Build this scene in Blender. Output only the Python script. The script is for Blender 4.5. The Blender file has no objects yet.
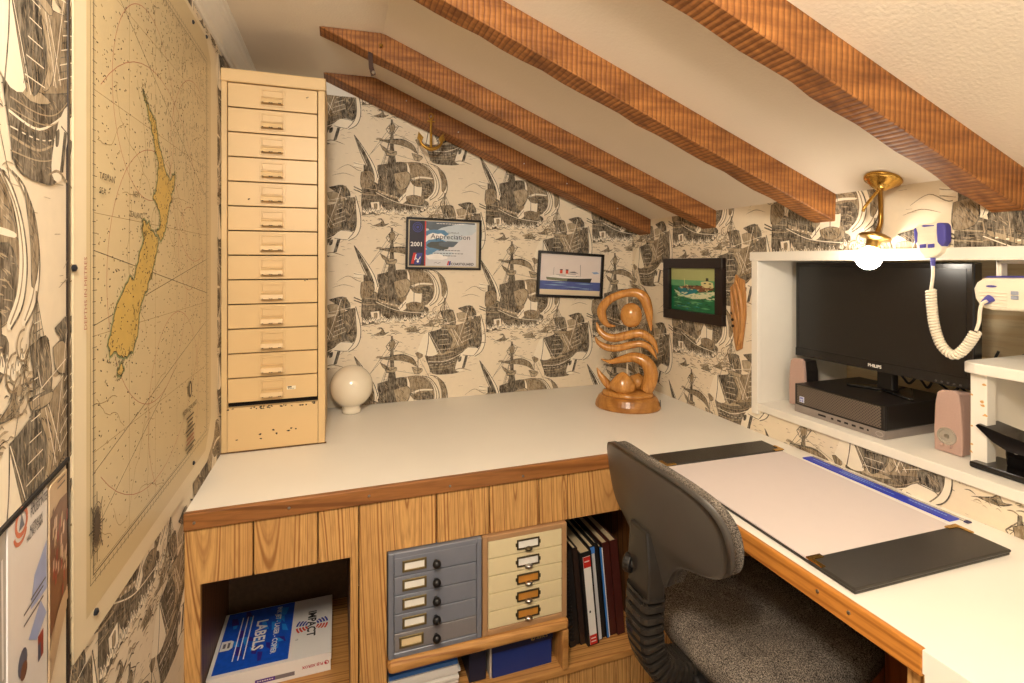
import bpy, math, random
from mathutils import Vector, Matrix
from mathutils.geometry import tessellate_polygon

random.seed(7)
SC = bpy.context.scene
COL = SC.collection
PI = math.pi
# ------------------------------------------------------------------ camera
EZ = 1.328                       # eye height
FPX = 507.0                      # focal length in pixels of the 1024 px wide frame
YAW = math.atan2(174, 507)       # camera turned to the right of the back wall's normal
cd = bpy.data.cameras.new('camera')
cam = bpy.data.objects.new('camera', cd)
COL.objects.link(cam)
cam.location = (0, 0, EZ)
cam.rotation_euler = (PI / 2, 0, -YAW)
cd.sensor_width = 36
cd.lens = FPX / 1024 * 36
cd.shift_y = -79.5 / 1024
cd.clip_start = 0.02
SC.camera = cam
# ------------------------------------------------------------------ light and exposure
SC.view_settings.view_transform = 'Standard'
SC.view_settings.look = 'None'
SC.view_settings.gamma = 1.0
SC.view_settings.use_curve_mapping = False
SC.view_settings.exposure = 0.88
WORLD_STRENGTH = 0.34
BULB_STRENGTH = 30
LAMP_POWER = 34
world = bpy.data.worlds.new('room_light')
SC.world = world
world.use_nodes = True
bg = world.node_tree.nodes['Background']
bg.inputs[0].default_value = (1.0, 0.95, 0.87, 1)
bg.inputs[1].default_value = WORLD_STRENGTH
ld = bpy.data.lights.new('room_lamp', 'POINT')      # the lamp of the room behind the camera
ld.energy = LAMP_POWER
ld.color = (1.0, 0.91, 0.78)
ld.shadow_soft_size = 0.10
lo = bpy.data.objects.new('room_lamp', ld)
COL.objects.link(lo)
lo.location = (-0.10, 0.08, 1.84)

# ------------------------------------------------------------------ helpers
def c(r, g, b):
    f = lambda v: ((v / 255 + 0.055) / 1.055) ** 2.4 if v > 10 else v / 255 / 12.92
    return (f(r), f(g), f(b), 1)

def ray(u, v):
    x = (u - 512) / FPX
    z = -(v - 262) / FPX
    return Vector((x * math.cos(YAW) + math.sin(YAW), math.cos(YAW) - x * math.sin(YAW), z))
EYE = Vector((0, 0, EZ))
def on_x(u, v, X): r = ray(u, v); return r * (X / r.x) + EYE
def on_y(u, v, Y): r = ray(u, v); return r * (Y / r.y) + EYE
def on_z(u, v, Z): r = ray(u, v); return r * ((Z - EZ) / r.z) + EYE

WM = {}
def thing(name, label, cat, loc=(0, 0, 0), rz=0.0, group=None, rot=None):
    o = bpy.data.objects.new(name, None)
    COL.objects.link(o)
    o.empty_display_size = 0.05
    o.location = loc
    o.rotation_euler = rot if rot else (0, 0, rz)
    o['label'] = label
    o['category'] = cat
    if group: o['group'] = group
    WM[o.name] = Matrix.Translation(loc) @ o.rotation_euler.to_matrix().to_4x4()
    return o
def tag(o, label, cat, group=None):
    o['label'] = label
    o['category'] = cat
    if group: o['group'] = group
    return o

class MB:
    """collects polygons; build() links them as ONE mesh object"""
    def __init__(s): s.v, s.f, s.m = [], [], []
    def add(s, vs, fs, mi=0):
        k = len(s.v)
        s.v += [tuple(p) for p in vs]
        for f in fs:
            s.f.append([i + k for i in f]); s.m.append(mi)
        return s
    def box(s, x0, x1, y0, y1, z0, z1, mi=0, M=None):
        vs = [(x, y, z) for z in (z0, z1) for y in (y0, y1) for x in (x0, x1)]
        if M: vs = [M @ Vector(p) for p in vs]
        return s.add(vs, [(0, 2, 3, 1), (4, 5, 7, 6), (0, 1, 5, 4), (2, 6, 7, 3), (0, 4, 6, 2), (1, 3, 7, 5)], mi)
    def prism(s, pts, d, mi=0):
        pts = [Vector(p) for p in pts]; d = Vector(d); n = len(pts)
        k = len(s.v)
        tris = tessellate_polygon([pts])
        s.v += [tuple(p) for p in pts] + [tuple(p + d) for p in pts]
        nrm = Vector((0, 0, 0))
        for i in range(n): nrm += pts[i].cross(pts[(i + 1) % n])
        flip = nrm.dot(d) > 0
        for t in tris:
            a, b, e = [Vector(pts[i]) for i in t]
            up = (b - a).cross(e - a).dot(d) > 0
            t = tuple(t)
            s.f.append([k + i for i in (t[::-1] if up else t)]); s.m.append(mi)
            s.f.append([k + n + i for i in (t if up else t[::-1])]); s.m.append(mi)
        for i in range(n):
            j = (i + 1) % n
            q = [k + i, k + j, k + n + j, k + n + i]
            s.f.append(q if flip else q[::-1]); s.m.append(mi)
        return s
    def tube(s, pts, rad, n=8, mi=0, cap=True, squash=None):
        pts = [Vector(p) for p in pts]
        if not hasattr(rad, '__len__'): rad = [rad] * len(pts)
        k = len(s.v); L = len(pts)
        up = Vector((0, 0, 1)); a = None
        for i, p in enumerate(pts):
            t = (pts[min(i + 1, L - 1)] - pts[max(i - 1, 0)]).normalized()
            if a is None:
                ref = up if abs(t.z) < 0.9 else Vector((0, 1, 0))
                a = (ref - t * ref.dot(t)).normalized()
            else:
                a = (a - t * a.dot(t)).normalized()
            b = t.cross(a)
            for j in range(n):
                w = 2 * PI * j / n
                s.v.append(tuple(p + (a * math.cos(w) + b * math.sin(w)) * rad[i]))
        for i in range(L - 1):
            for j in range(n):
                j2 = (j + 1) % n
                s.f.append([k + i * n + j, k + i * n + j2, k + (i + 1) * n + j2, k + (i + 1) * n + j]); s.m.append(mi)
        if cap:
            s.f.append([k + j for j in range(n)][::-1]); s.m.append(mi)
            s.f.append([k + (L - 1) * n + j for j in range(n)]); s.m.append(mi)
        return s
    def lathe(s, prof, o=(0, 0, 0), axis=(0, 0, 1), n=20, mi=0, sx=1.0, sy=1.0):
        o = Vector(o); w = Vector(axis).normalized()
        ref = Vector((1, 0, 0)) if abs(w.x) < 0.9 else Vector((0, 1, 0))
        a = (ref - w * ref.dot(w)).normalized(); b = w.cross(a)
        k = len(s.v)
        for r, h in prof:
            for j in range(n):
                t = 2 * PI * j / n
                s.v.append(tuple(o + w * h + a * (r * sx * math.cos(t)) + b * (r * sy * math.sin(t))))
        for i in range(len(prof) - 1):
            for j in range(n):
                j2 = (j + 1) % n
                s.f.append([k + i * n + j, k + i * n + j2, k + (i + 1) * n + j2, k + (i + 1) * n + j]); s.m.append(mi)
        if prof[0][0] > 1e-6: s.f.append([k + j for j in range(n)][::-1]); s.m.append(mi)
        if prof[-1][0] > 1e-6: s.f.append([k + (len(prof) - 1) * n + j for j in range(n)]); s.m.append(mi)
        return s
    def build(s, name, mats, parent=None, local=False, bevel=0, seg=2, smooth=False, subsurf=0):
        if not isinstance(mats, (list, tuple)): mats = [mats]
        off = Vector((0, 0, 0))
        if parent is None:
            xs, ys, zs = zip(*s.v)
            off = Vector(((min(xs) + max(xs)) / 2, (min(ys) + max(ys)) / 2, min(zs)))
        me = bpy.data.meshes.new(name)
        me.from_pydata([tuple(Vector(p) - off) for p in s.v], [], s.f)
        for m in mats: me.materials.append(m)
        me.polygons.foreach_set('material_index', s.m)
        if smooth: me.polygons.foreach_set('use_smooth', [True] * len(s.f))
        me.validate(); me.update()
        o = bpy.data.objects.new(name, me)
        COL.objects.link(o)
        if parent is None:
            o.location = off
            WM[o.name] = Matrix.Identity(4)       # children are given in world coordinates
            o['_o'] = tuple(off)
            WM[o.name] = Matrix.Translation(off)
        else:
            o.parent = parent
            if local:
                WM[o.name] = WM[parent.name].copy()
            else:
                o.matrix_parent_inverse = WM[parent.name].inverted()
                WM[o.name] = Matrix.Identity(4)
        if bevel:
            b = o.modifiers.new('bevel', 'BEVEL'); b.width = bevel; b.segments = seg; b.limit_method = 'ANGLE'; b.angle_limit = 0.6
            if smooth is False and seg > 1:
                me.polygons.foreach_set('use_smooth', [False] * len(s.f))
        if subsurf:
            q = o.modifiers.new('sub', 'SUBSURF'); q.levels = q.render_levels = subsurf
        return o
def clean(o):
    if '_o' in o: del o['_o']
def structure(o):
    o['kind'] = 'structure'; return o

def copy_tree(o, parent=None, d=(0, 0, 0)):
    kids = list(o.children)
    k = o.copy(); COL.objects.link(k)
    WM[k.name] = WM[o.name]
    if parent is not None:
        mpi = o.matrix_parent_inverse.copy(); k.parent = parent; k.matrix_parent_inverse = mpi
    k.location = k.location + Vector(d)
    for ch in kids: copy_tree(ch, k)      # children keep their own offsets
    return k

# flat print on a plane: every stroke is a flat polygon on its own thin layer of ink
class Print:
    def __init__(s, mb, o, u, v, base=0.0003, step=0.000012):
        s.mb, s.o, s.u, s.v = mb, Vector(o), Vector(u), Vector(v)
        s.n = s.u.cross(s.v).normalized(); s.h = base; s.step = step; s.thin = False
    def P(s, p, h): return s.o + s.u * p[0] + s.v * p[1] + s.n * h
    def tris(s, pts, tris, mi):
        s.h += 2e-7 if s.thin else s.step
        out = []
        for t in tris:
            a, b, e = [pts[i] for i in t]
            cr = (b[0] - a[0]) * (e[1] - a[1]) - (b[1] - a[1]) * (e[0] - a[0])
            out.append(tuple(t) if cr > 0 else tuple(t)[::-1])
        s.mb.add([s.P(p, s.h) for p in pts], out, mi)
    def poly(s, pts, mi):
        s.tris(pts, tessellate_polygon([[Vector((p[0], p[1], 0)) for p in pts]]), mi)
    def rect(s, x0, y0, x1, y1, mi): s.tris([(x0, y0), (x1, y0), (x1, y1), (x0, y1)], [(0, 1, 2), (0, 2, 3)], mi)
    def stroke(s, pts, w, mi):
        P, T = stroke_tris(pts, w); s.tris(P, T, mi)
    def disc(s, x, y, r, mi, ry=None, n=14): s.poly([(x + r * math.cos(2 * PI * i / n), y + (ry or r) * math.sin(2 * PI * i / n)) for i in range(n)], mi)
    def ring(s, x, y, r, w, mi, ry=None, n=20, a0=0, a1=2 * PI):
        s.stroke([(x + r * math.cos(a0 + (a1 - a0) * i / n), y + (ry or r) * math.sin(a0 + (a1 - a0) * i / n)) for i in range(n + 1)], w, mi)
    def text(s, body, x, y, size, mi, align='LEFT', bold=0.0, rot=0.0, sx=1.0):
        pts, tr = text_mesh(body, size, align, bold)
        ca, sa = math.cos(rot), math.sin(rot)
        pts = [(x + p[0] * sx * ca - p[1] * sa, y + p[0] * sx * sa + p[1] * ca) for p in pts]
        s.tris(pts, tr, mi)

def stroke_tris(pts, w):
    if not hasattr(w, '__len__'): w = [w] * len(pts)
    P, T = [], []
    n = len(pts)
    for i in range(n):
        a = pts[max(i - 1, 0)]; b = pts[min(i + 1, n - 1)]
        dx, dy = b[0] - a[0], b[1] - a[1]; l = math.hypot(dx, dy) or 1
        nx, ny = -dy / l * w[i] / 2, dx / l * w[i] / 2
        P += [(pts[i][0] + nx, pts[i][1] + ny), (pts[i][0] - nx, pts[i][1] - ny)]
    for i in range(n - 1):
        k = 2 * i
        T += [(k, k + 1, k + 3), (k, k + 3, k + 2)]
    return P, T

_tc = {}
def text_mesh(body, size, align, bold):
    key = (body, size, align, bold)
    if key not in _tc:
        cu = bpy.data.curves.new('t', 'FONT'); cu.body = body; cu.size = size; cu.align_x = align
        cu.offset = bold * size; cu.resolution_u = 2
        ob = bpy.data.objects.new('t', cu); COL.objects.link(ob)
        dg = bpy.context.evaluated_depsgraph_get()
        me = bpy.data.meshes.new_from_object(ob.evaluated_get(dg))
        me.calc_loop_triangles()
        _tc[key] = ([(v.co.x, v.co.y) for v in me.vertices], [tuple(t.vertices) for t in me.loop_triangles])
        bpy.data.objects.remove(ob); bpy.data.curves.remove(cu); bpy.data.meshes.remove(me)
    return _tc[key]

def spline(pts, n=8):
    """Catmull-Rom through points (tuples of any length)"""
    out = []
    P = [pts[0]] + list(pts) + [pts[-1]]
    for i in range(1, len(P) - 2):
        for k in range(n):
            t = k / n
            out.append(tuple(0.5 * ((2 * b) + (-a + e) * t + (2 * a - 5 * b + 4 * e - d) * t * t + (-a + 3 * b - 3 * e + d) * t ** 3)
                             for a, b, e, d in zip(P[i - 1], P[i], P[i + 1], P[i + 2])))
    out.append(tuple(pts[-1]))
    return out

# ------------------------------------------------------------------ materials
def new_mat(name):
    m = bpy.data.materials.new(name); m.use_nodes = True
    nt = m.node_tree
    return m, nt, nt.nodes['Principled BSDF']
def mix_rgb(nt, a, b, fac):
    n = nt.nodes.new('ShaderNodeMix'); n.data_type = 'RGBA'
    for s_, v_ in ((0, fac), (6, a), (7, b)):
        if hasattr(v_, 'links'): nt.links.new(v_, n.inputs[s_])
        else: n.inputs[s_].default_value = v_
    return n.outputs[2]
def noise(nt, scale, detail=3, vec=None, rough=0.5):
    n = nt.nodes.new('ShaderNodeTexNoise'); n.inputs['Scale'].default_value = scale
    n.inputs['Detail'].default_value = detail; n.inputs['Roughness'].default_value = rough
    if vec is not None: nt.links.new(vec, n.inputs['Vector'])
    return n.outputs['Fac']
def ramp(nt, fac, stops):
    r = nt.nodes.new('ShaderNodeValToRGB'); nt.links.new(fac, r.inputs[0])
    e = r.color_ramp.elements
    while len(e) < len(stops): e.new(0.5)
    for i, (p, col) in enumerate(stops):
        e[i].position = p; e[i].color = col if hasattr(col, '__len__') else (col, col, col, 1)
    return r.outputs[0]
def coords(nt, scale=(1, 1, 1), rnd=0.0, rot=(0, 0, 0)):
    t = nt.nodes.new('ShaderNodeTexCoord'); mp = nt.nodes.new('ShaderNodeMapping')
    mp.inputs['Scale'].default_value = scale; mp.inputs['Rotation'].default_value = rot
    if rnd:
        oi = nt.nodes.new('ShaderNodeObjectInfo'); ml = nt.nodes.new('ShaderNodeMath'); ml.operation = 'MULTIPLY'
        ml.inputs[1].default_value = rnd; nt.links.new(oi.outputs['Random'], ml.inputs[0])
        ad = nt.nodes.new('ShaderNodeVectorMath'); ad.operation = 'ADD'
        nt.links.new(t.outputs['Object'], ad.inputs[0]); nt.links.new(ml.outputs[0], ad.inputs[1])
        nt.links.new(ad.outputs[0], mp.inputs['Vector'])
    else:
        nt.links.new(t.outputs['Object'], mp.inputs['Vector'])
    return mp.outputs[0]
def bump(nt, bsdf, h, strength, dist=0.002):
    b = nt.nodes.new('ShaderNodeBump'); b.inputs['Strength'].default_value = strength; b.inputs['Distance'].default_value = dist
    nt.links.new(h, b.inputs['Height']); nt.links.new(b.outputs[0], bsdf.inputs['Normal'])
def shade(col, k): return (col[0] * k, col[1] * k, col[2] * k, 1)

def plain(name, col, rough=0.5, metal=0.0, var=0.12, scale=25, bmp=0.0, bscale=200, stretch=(1, 1, 1), spec=0.5, coat=0.0):
    m, nt, b = new_mat(name)
    vec = coords(nt, stretch)
    nt.links.new(mix_rgb(nt, shade(col, 1 - var), shade(col, 1 + var), noise(nt, scale, 4, vec)), b.inputs['Base Color'])
    b.inputs['Roughness'].default_value = rough; b.inputs['Metallic'].default_value = metal
    b.inputs['Specular IOR Level'].default_value = spec
    b.inputs['Coat Weight'].default_value = coat
    if bmp: bump(nt, b, noise(nt, bscale, 2, vec), bmp)
    return m

def wood(name, light, dark, axis='Z', rings=34, rough=0.42, knots=True, distort=3.2, rnd=9.0, along=0.10, spec=0.4, bmp=0.15, kdens=5.0):
    m, nt, b = new_mat(name)
    s = {'X': (along, 1, 1), 'Y': (1, along, 1), 'Z': (1, 1, along)}[axis]
    vec = coords(nt, s, rnd)
    s3 = {'X': (.55, 1, 1), 'Y': (1, .55, 1), 'Z': (1, 1, .55)}[axis]
    ro = {'X': (0, .06, .10), 'Y': (.08, 0, .06), 'Z': (.16, .05, 0)}[axis]
    base = coords(nt, s3, 0, ro)
    oi = nt.nodes.new('ShaderNodeObjectInfo'); wn = nt.nodes.new('ShaderNodeTexWhiteNoise'); wn.noise_dimensions = '1D'
    nt.links.new(oi.outputs['Random'], wn.inputs['W'])
    def vm(op, a_, b_):
        n_ = nt.nodes.new('ShaderNodeVectorMath'); n_.operation = op
        for k_, v_ in enumerate((a_, b_)):
            if hasattr(v_, 'links'): nt.links.new(v_, n_.inputs[k_])
            else: n_.inputs[k_].default_value = v_
        return n_
    off = vm('MULTIPLY', vm('SUBTRACT', wn.outputs['Color'], (.5, .35, .5)).outputs[0], (.14, .07, .14)).outputs[0]
    warp = nt.nodes.new('ShaderNodeTexNoise'); warp.inputs['Scale'].default_value = 7; warp.inputs['Detail'].default_value = 1
    nt.links.new(coords(nt, s, rnd), warp.inputs['Vector'])
    wv = vm('MULTIPLY', vm('SUBTRACT', warp.outputs['Color'], (.5, .5, .5)).outputs[0], (.012 * distort, .012 * distort, .012 * distort)).outputs[0]
    mask = {'X': (0, 1, 1), 'Y': (1, 0, 1), 'Z': (1, 1, 0)}[axis]
    ln = vm('LENGTH', vm('MULTIPLY', vm('ADD', vm('ADD', base, off).outputs[0], wv).outputs[0], mask).outputs[0], (0, 0, 0))
    wmul = nt.nodes.new('ShaderNodeMath'); wmul.operation = 'MULTIPLY'; wmul.inputs[1].default_value = rings * 2.6
    nt.links.new(ln.outputs['Value'], wmul.inputs[0])
    rn = nt.nodes.new('ShaderNodeTexNoise'); rn.noise_dimensions = '1D'; rn.inputs['Scale'].default_value = 1; rn.inputs['Detail'].default_value = 1.5
    nt.links.new(wmul.outputs[0], rn.inputs['W'])
    g = ramp(nt, rn.outputs['Fac'], [(0.40, 0.0), (0.55, 0.28), (0.66, 0.85), (0.72, 0.95)])
    col = mix_rgb(nt, light, dark, g)
    f = noise(nt, 160, 4, vec)
    col = mix_rgb(nt, col, shade(dark, 0.75), ramp(nt, f, [(0.48, 0.0), (0.75, 0.45)]))
    big = noise(nt, 9, 2, vec)
    col = mix_rgb(nt, col, mix_rgb(nt, light, dark, 0.55), ramp(nt, big, [(0.4, 0.0), (0.75, 0.6)]))
    if knots:
        s2 = {'X': (0.5, 1, 1), 'Y': (1, 0.5, 1), 'Z': (1, 1, 0.5)}[axis]
        v2 = coords(nt, s2, rnd)
        vo = nt.nodes.new('ShaderNodeTexVoronoi'); vo.inputs['Scale'].default_value = kdens
        nt.links.new(v2, vo.inputs['Vector'])
        k = ramp(nt, vo.outputs['Distance'], [(0.02, 1.0), (0.07, 0.85), (0.12, 0.0)])
        col = mix_rgb(nt, col, shade(dark, 0.35), k)
    nt.links.new(col, b.inputs['Base Color'])
    b.inputs['Roughness'].default_value = rough; b.inputs['Specular IOR Level'].default_value = spec
    if bmp: bump(nt, b, f, bmp, 0.001)
    return m

def ink(name, col, rough=0.75):
    """printed tone: broken up like an engraving"""
    m, nt, b = new_mat(name)
    vec = coords(nt, (1, 1, 1)); v2 = coords(nt, (1, 1, 0.25), 0, (0.5, 0.5, 0.4))
    f = ramp(nt, noise(nt, 210, 3, v2, 0.7), [(0.42, 0.0), (0.66, 1.0)])
    f2 = ramp(nt, noise(nt, 38, 3, vec), [(0.38, 0.0), (0.7, 1.0)])
    lt = mix_rgb(nt, col, PAPER_C, 0.30)
    cc = mix_rgb(nt, shade(col, 0.8), lt, f)
    cc = mix_rgb(nt, cc, mix_rgb(nt, cc, PAPER_C, 0.16), f2)
    nt.links.new(cc, b.inputs['Base Color'])
    b.inputs['Roughness'].default_value = rough; b.inputs['Specular IOR Level'].default_value = 0.25
    return m
PAPER_C = c(232, 217, 192)
m_paper = plain('wallpaper_paper', PAPER_C, 0.7, var=0.05, scale=60, bmp=0.05, bscale=400, spec=0.25)
m_paperw = plain('wallpaper_highlight', c(240, 228, 206), 0.7, var=0.05, scale=90, spec=0.25)
m_ink1 = ink('wallpaper_ink_light', c(176, 156, 126))
m_ink2 = ink('wallpaper_ink_mid', c(140, 119, 90))
m_ink3 = ink('wallpaper_ink_dark', c(70, 57, 42))
m_ink4 = ink('wallpaper_ink_black', c(34, 27, 20))
WALLPAPER = [m_paper, m_paperw, m_ink1, m_ink2, m_ink3, m_ink4]

m_plaster = plain('ceiling_paint', c(228, 216, 198), 0.8, var=0.03, scale=8, bmp=0.35, bscale=150, spec=0.2)
m_white = plain('white_gloss_paint', c(232, 226, 214), 0.4, var=0.05, scale=14, bmp=0.05, bscale=60)
m_lam = plain('white_laminate', c(240, 235, 225), 0.32, var=0.035, scale=6, spec=0.4)
m_pine = wood('pine_board', c(216, 168, 104), c(142, 88, 42), 'Z', rings=78, distort=1.6)
m_pineh = wood('pine_board_lengthwise', c(204, 152, 88), c(146, 92, 44), 'X', rings=60, distort=1.5)
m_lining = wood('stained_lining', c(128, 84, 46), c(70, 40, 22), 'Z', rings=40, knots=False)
m_chip = plain('particle_board', c(110, 82, 54), 0.8, var=0.3, scale=90)
m_trim = wood('varnished_edge_board', c(160, 106, 58), c(112, 68, 34), 'X', rings=50, knots=False, rough=0.35)
m_trimy = wood('varnished_edge_board_right', c(206, 138, 62), c(150, 88, 34), 'Y', rings=50, knots=False, rough=0.35)
m_floor = plain('brown_carpet', c(96, 72, 50), 0.95, var=0.25, scale=120, bmp=0.4)
m_dark = plain('dark_gap', c(22, 16, 12), 0.8)
m_cream = plain('cream_enamel', c(216, 184, 134), 0.42, var=0.05, scale=9, spec=0.45)
m_chipk = plain('chipped_bare_steel', c(46, 34, 24), 0.6, metal=0.2)
m_black = plain('black_plastic', c(24, 22, 22), 0.38, var=0.1)
m_steel = plain('steel', c(180, 175, 168), 0.3, metal=1.0, var=0.08)
def rafter_mat():
    m, nt, b = new_mat('rough_sawn_rafter')
    vec = coords(nt, (1, 1, 1))
    w = nt.nodes.new('ShaderNodeTexWave'); w.bands_direction = 'X'; w.inputs['Scale'].default_value = 24
    w.inputs['Distortion'].default_value = 1.0; w.inputs['Detail'].default_value = 2; w.inputs['Detail Scale'].default_value = 1.5
    nt.links.new(vec, w.inputs['Vector'])
    v2 = coords(nt, (0.12, 1, 1), 5.0)
    col = mix_rgb(nt, c(172, 114, 60), c(118, 72, 34), ramp(nt, noise(nt, 60, 4, v2), [(0.3, 0.0), (0.7, 1.0)]))
    col = mix_rgb(nt, col, c(92, 46, 20), ramp(nt, w.outputs['Fac'], [(0.0, 0.8), (0.10, 0.3), (0.3, 0.0)]))
    col = mix_rgb(nt, col, c(66, 34, 16), ramp(nt, noise(nt, 13, 4, coords(nt, (0.5, 1, 1), 5.0)), [(0.56, 0.0), (0.78, 0.6)]))
    nt.links.new(col, b.inputs['Base Color'])
    b.inputs['Roughness'].default_value = 0.55; b.inputs['Specular IOR Level'].default_value = 0.35
    bump(nt, b, w.outputs['Fac'], 0.5, 0.002)
    return m
m_rafter = rafter_mat()

# ------------------------------------------------------------------ room dimensions (metres)
XL, XR, YB, WT = -0.341, 1.373, 2.17, 0.74
ZF, XK, ZR = 2.054, 0.135, 1.525        # flat ceiling height, where the slope starts, slope height at the right wall
YN = -0.75                              # how far the room is built behind the camera
SLOPE = (ZR - ZF) / (XR - XK)
def zc(x): return ZF if x < XK else ZF + SLOPE * (x - XK)
NY0, NY1, NZ0, NZ1, NX = 0.30, 1.375, 0.845, 1.338, 1.78   # niche in the right wall

structure(MB().box(XL - .1, XR + .5, YN, YB + .1, -0.02, 0).build('floor', m_floor))
structure(MB().prism([(XL - .1, YN, ZF), (XK, YN, ZF), (XK, YN, ZF + .03), (XL - .1, YN, ZF + .03)], (0, YB + .1 - YN, 0)).build('ceiling', m_plaster))
xe = XR + .1
structure(MB().prism([(XK, YN, ZF), (xe, YN, ZF + SLOPE * (xe - XK)), (xe, YN, ZF + SLOPE * (xe - XK) + .03), (XK, YN, ZF + .03)], (0, YB + .1 - YN, 0)).build('ceiling', m_plaster))
# cornice along the left wall
prof = [(0, 1.972), (.006, 1.972), (.008, 1.984), (.014, 1.988), (.017, 2.006), (.030, 2.03), (.036, 2.034), (.040, 2.044), (.048, 2.047), (.048, ZF), (0, ZF)]
structure(MB().prism([(XL + x, YN, z) for x, z in prof], (0, YB - YN, 0)).build('trim_1', m_white))

# ------------------------------------------------------------------ wallpaper: old ships, one engraved motif per drop
W_, H_ = 0.53, 0.453
def motif():
    rnd = random.Random(3)
    out = []                                   # (points in tile units s right, t down; triangles; ink)
    def A(x, y): return ((x - 222) / 711, (y - 165) / 615)
    def B(x, y): return ((x + 80) / 609, (y - 350) / 580)
    def D(x, y): return ((x / 5.69 - 39) / 125, (y / 5.69 + 62.2) / 107)
    def poly(T, pts, mi, hatch=0, hm=None, ang=0.9, sm=True):
        q = [T(*p) for p in pts]
        if sm: q = spline(q + [q[0]], 3)[:-1]
        out.append((q, tessellate_polygon([[Vector((p[0], p[1], 0)) for p in q]]), mi, .000006))
        first = True
        if mi >= 2:
            w0 = rnd.uniform(.003, .0045); P, T_ = stroke_tris(q + [q[0], q[1]], [w0 * (.6 + .6 * (i % 5 > 1)) for i in range(len(q) + 2)]); out.append((P, T_, 5, .000004))
        if hatch:
            xs = [p[0] for p in q]; ys = [p[1] for p in q]
            k = 0; tries = 0
            while k < hatch and tries < hatch * 12:
                tries += 1
                x = rnd.uniform(min(xs), max(xs)); y = rnd.uniform(min(ys), max(ys))
                a = ang + rnd.uniform(-.25, .25); l = rnd.uniform(.012, .05)
                x2, y2 = x + l * math.cos(a), y + l * math.sin(a) * 1.17
                if inside(q, x, y) and inside(q, x2, y2):
                    k += 1
                    P, T_ = stroke_tris([(x, y), ((x + x2) / 2 + .003, (y + y2) / 2), (x2, y2)], [.001, rnd.uniform(.003, .006), .001])
                    out.append((P, T_, hm if rnd.random() < .7 else 5, .000006 if first else .0000003)); first = False
    def line(T, pts, w, mi, sm=True, taper=False):
        q = [T(*p) for p in pts]
        if sm and len(q) > 2: q = spline(q, 5)
        ws = [w * (1 if not taper else .25 + .75 * math.sin(PI * i / (len(q) - 1))) for i in range(len(q))]
        P, T_ = stroke_tris(q, ws)
        out.append((P, T_, mi, .000004))
    def inside(q, x, y):
        r = False; n = len(q)
        for i in range(n):
            x1, y1 = q[i]; x2, y2 = q[(i + 1) % n]
            if (y1 > y) != (y2 > y) and x < (x2 - x1) * (y - y1) / (y2 - y1) + x1: r = not r
        return r
    # sky dashes and distant cloud strokes
    for i in range(70):
        s, t = rnd.random(), rnd.random()
        l = rnd.uniform(.01, .05)
        P, T_ = stroke_tris([(s, t), (s + l, t + rnd.uniform(-.003, .003))], rnd.uniform(.0012, .0028)); out.append((P, T_, 2, .0000003))
    for i in range(170):
        s, t = rnd.random(), rnd.choice((rnd.uniform(.0, .4), rnd.uniform(.78, 1.0)))
        l = rnd.uniform(.012, .045); d = rnd.uniform(-.008, .012)
        P, T_ = stroke_tris(spline([(s, t), (s + l * .4, t - abs(d)), (s + l, t + d * .5)], 3), [.0012, .002, .0035, .004, .0035, .002, .001]); out.append((P, T_, rnd.choice((2, 2, 3, 4)), .0000003))
    for i in range(9):
        s, t = rnd.uniform(.02, .9), rnd.choice((rnd.uniform(.05, .3), rnd.uniform(.86, .98)))
        q = [(s + .045 * math.cos(k * .7) * rnd.uniform(.4, 1), t + .016 * math.sin(k * .7) * rnd.uniform(.4, 1)) for k in range(9)]
        out.append((q, tessellate_polygon([[Vector((p[0], p[1], 0)) for p in q]]), 2, .000004))
        for k in range(7):
            x, y = s + rnd.uniform(-.03, .02), t + rnd.uniform(-.01, .01)
            P, T_ = stroke_tris([(x, y), (x + rnd.uniform(.01, .03), y + rnd.uniform(-.006, .006))], [.001, .004]); out.append((P, T_, 4, .000003 if k == 0 else .0000003))
    # ---- great ship
    poly(A, [(60, 440), (120, 400), (180, 415), (240, 430), (190, 450), (110, 470)], 1)
    line(A, [(60, 443), (95, 415), (130, 402), (190, 425), (240, 432)], .007, 3, taper=True)
    line(A, [(120, 465), (170, 445), (230, 455)], .006, 3, taper=True)
    for a, b in (((385, 200), (250, 400)), ((390, 240), (520, 290)), ((385, 240), (270, 370)), ((395, 360), (545, 395)), ((380, 370), (300, 520)), ((540, 300), (600, 420)), ((410, 250), (320, 300))):
        line(A, [a, b], .0028, 4)
    poly(A, [(310, 430), (400, 408), (470, 402), (545, 402), (600, 440), (628, 500), (622, 560), (590, 605), (520, 610), (430, 620), (340, 600), (310, 510)], 3, 90, 4)
    poly(A, [(310, 430), (395, 410), (455, 405), (478, 450), (470, 500), (430, 530), (400, 600), (340, 600), (312, 510)], 4, 70, 2)
    poly(A, [(485, 420), (540, 408), (590, 440), (615, 490), (560, 480), (490, 490)], 3, 40, 2, .5)
    poly(A, [(470, 400), (486, 440), (484, 500), (474, 500), (474, 450)], 1)
    poly(A, [(484, 500), (540, 480), (610, 484), (612, 492), (545, 490), (490, 510)], 1)
    poly(A, [(425, 545), (455, 508), (495, 498), (522, 520), (528, 548), (490, 540), (450, 560)], 5, 30, 3)
    poly(A, [(530, 510), (590, 500), (620, 530), (605, 590), (560, 600)], 4, 30, 2, .3)
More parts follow.
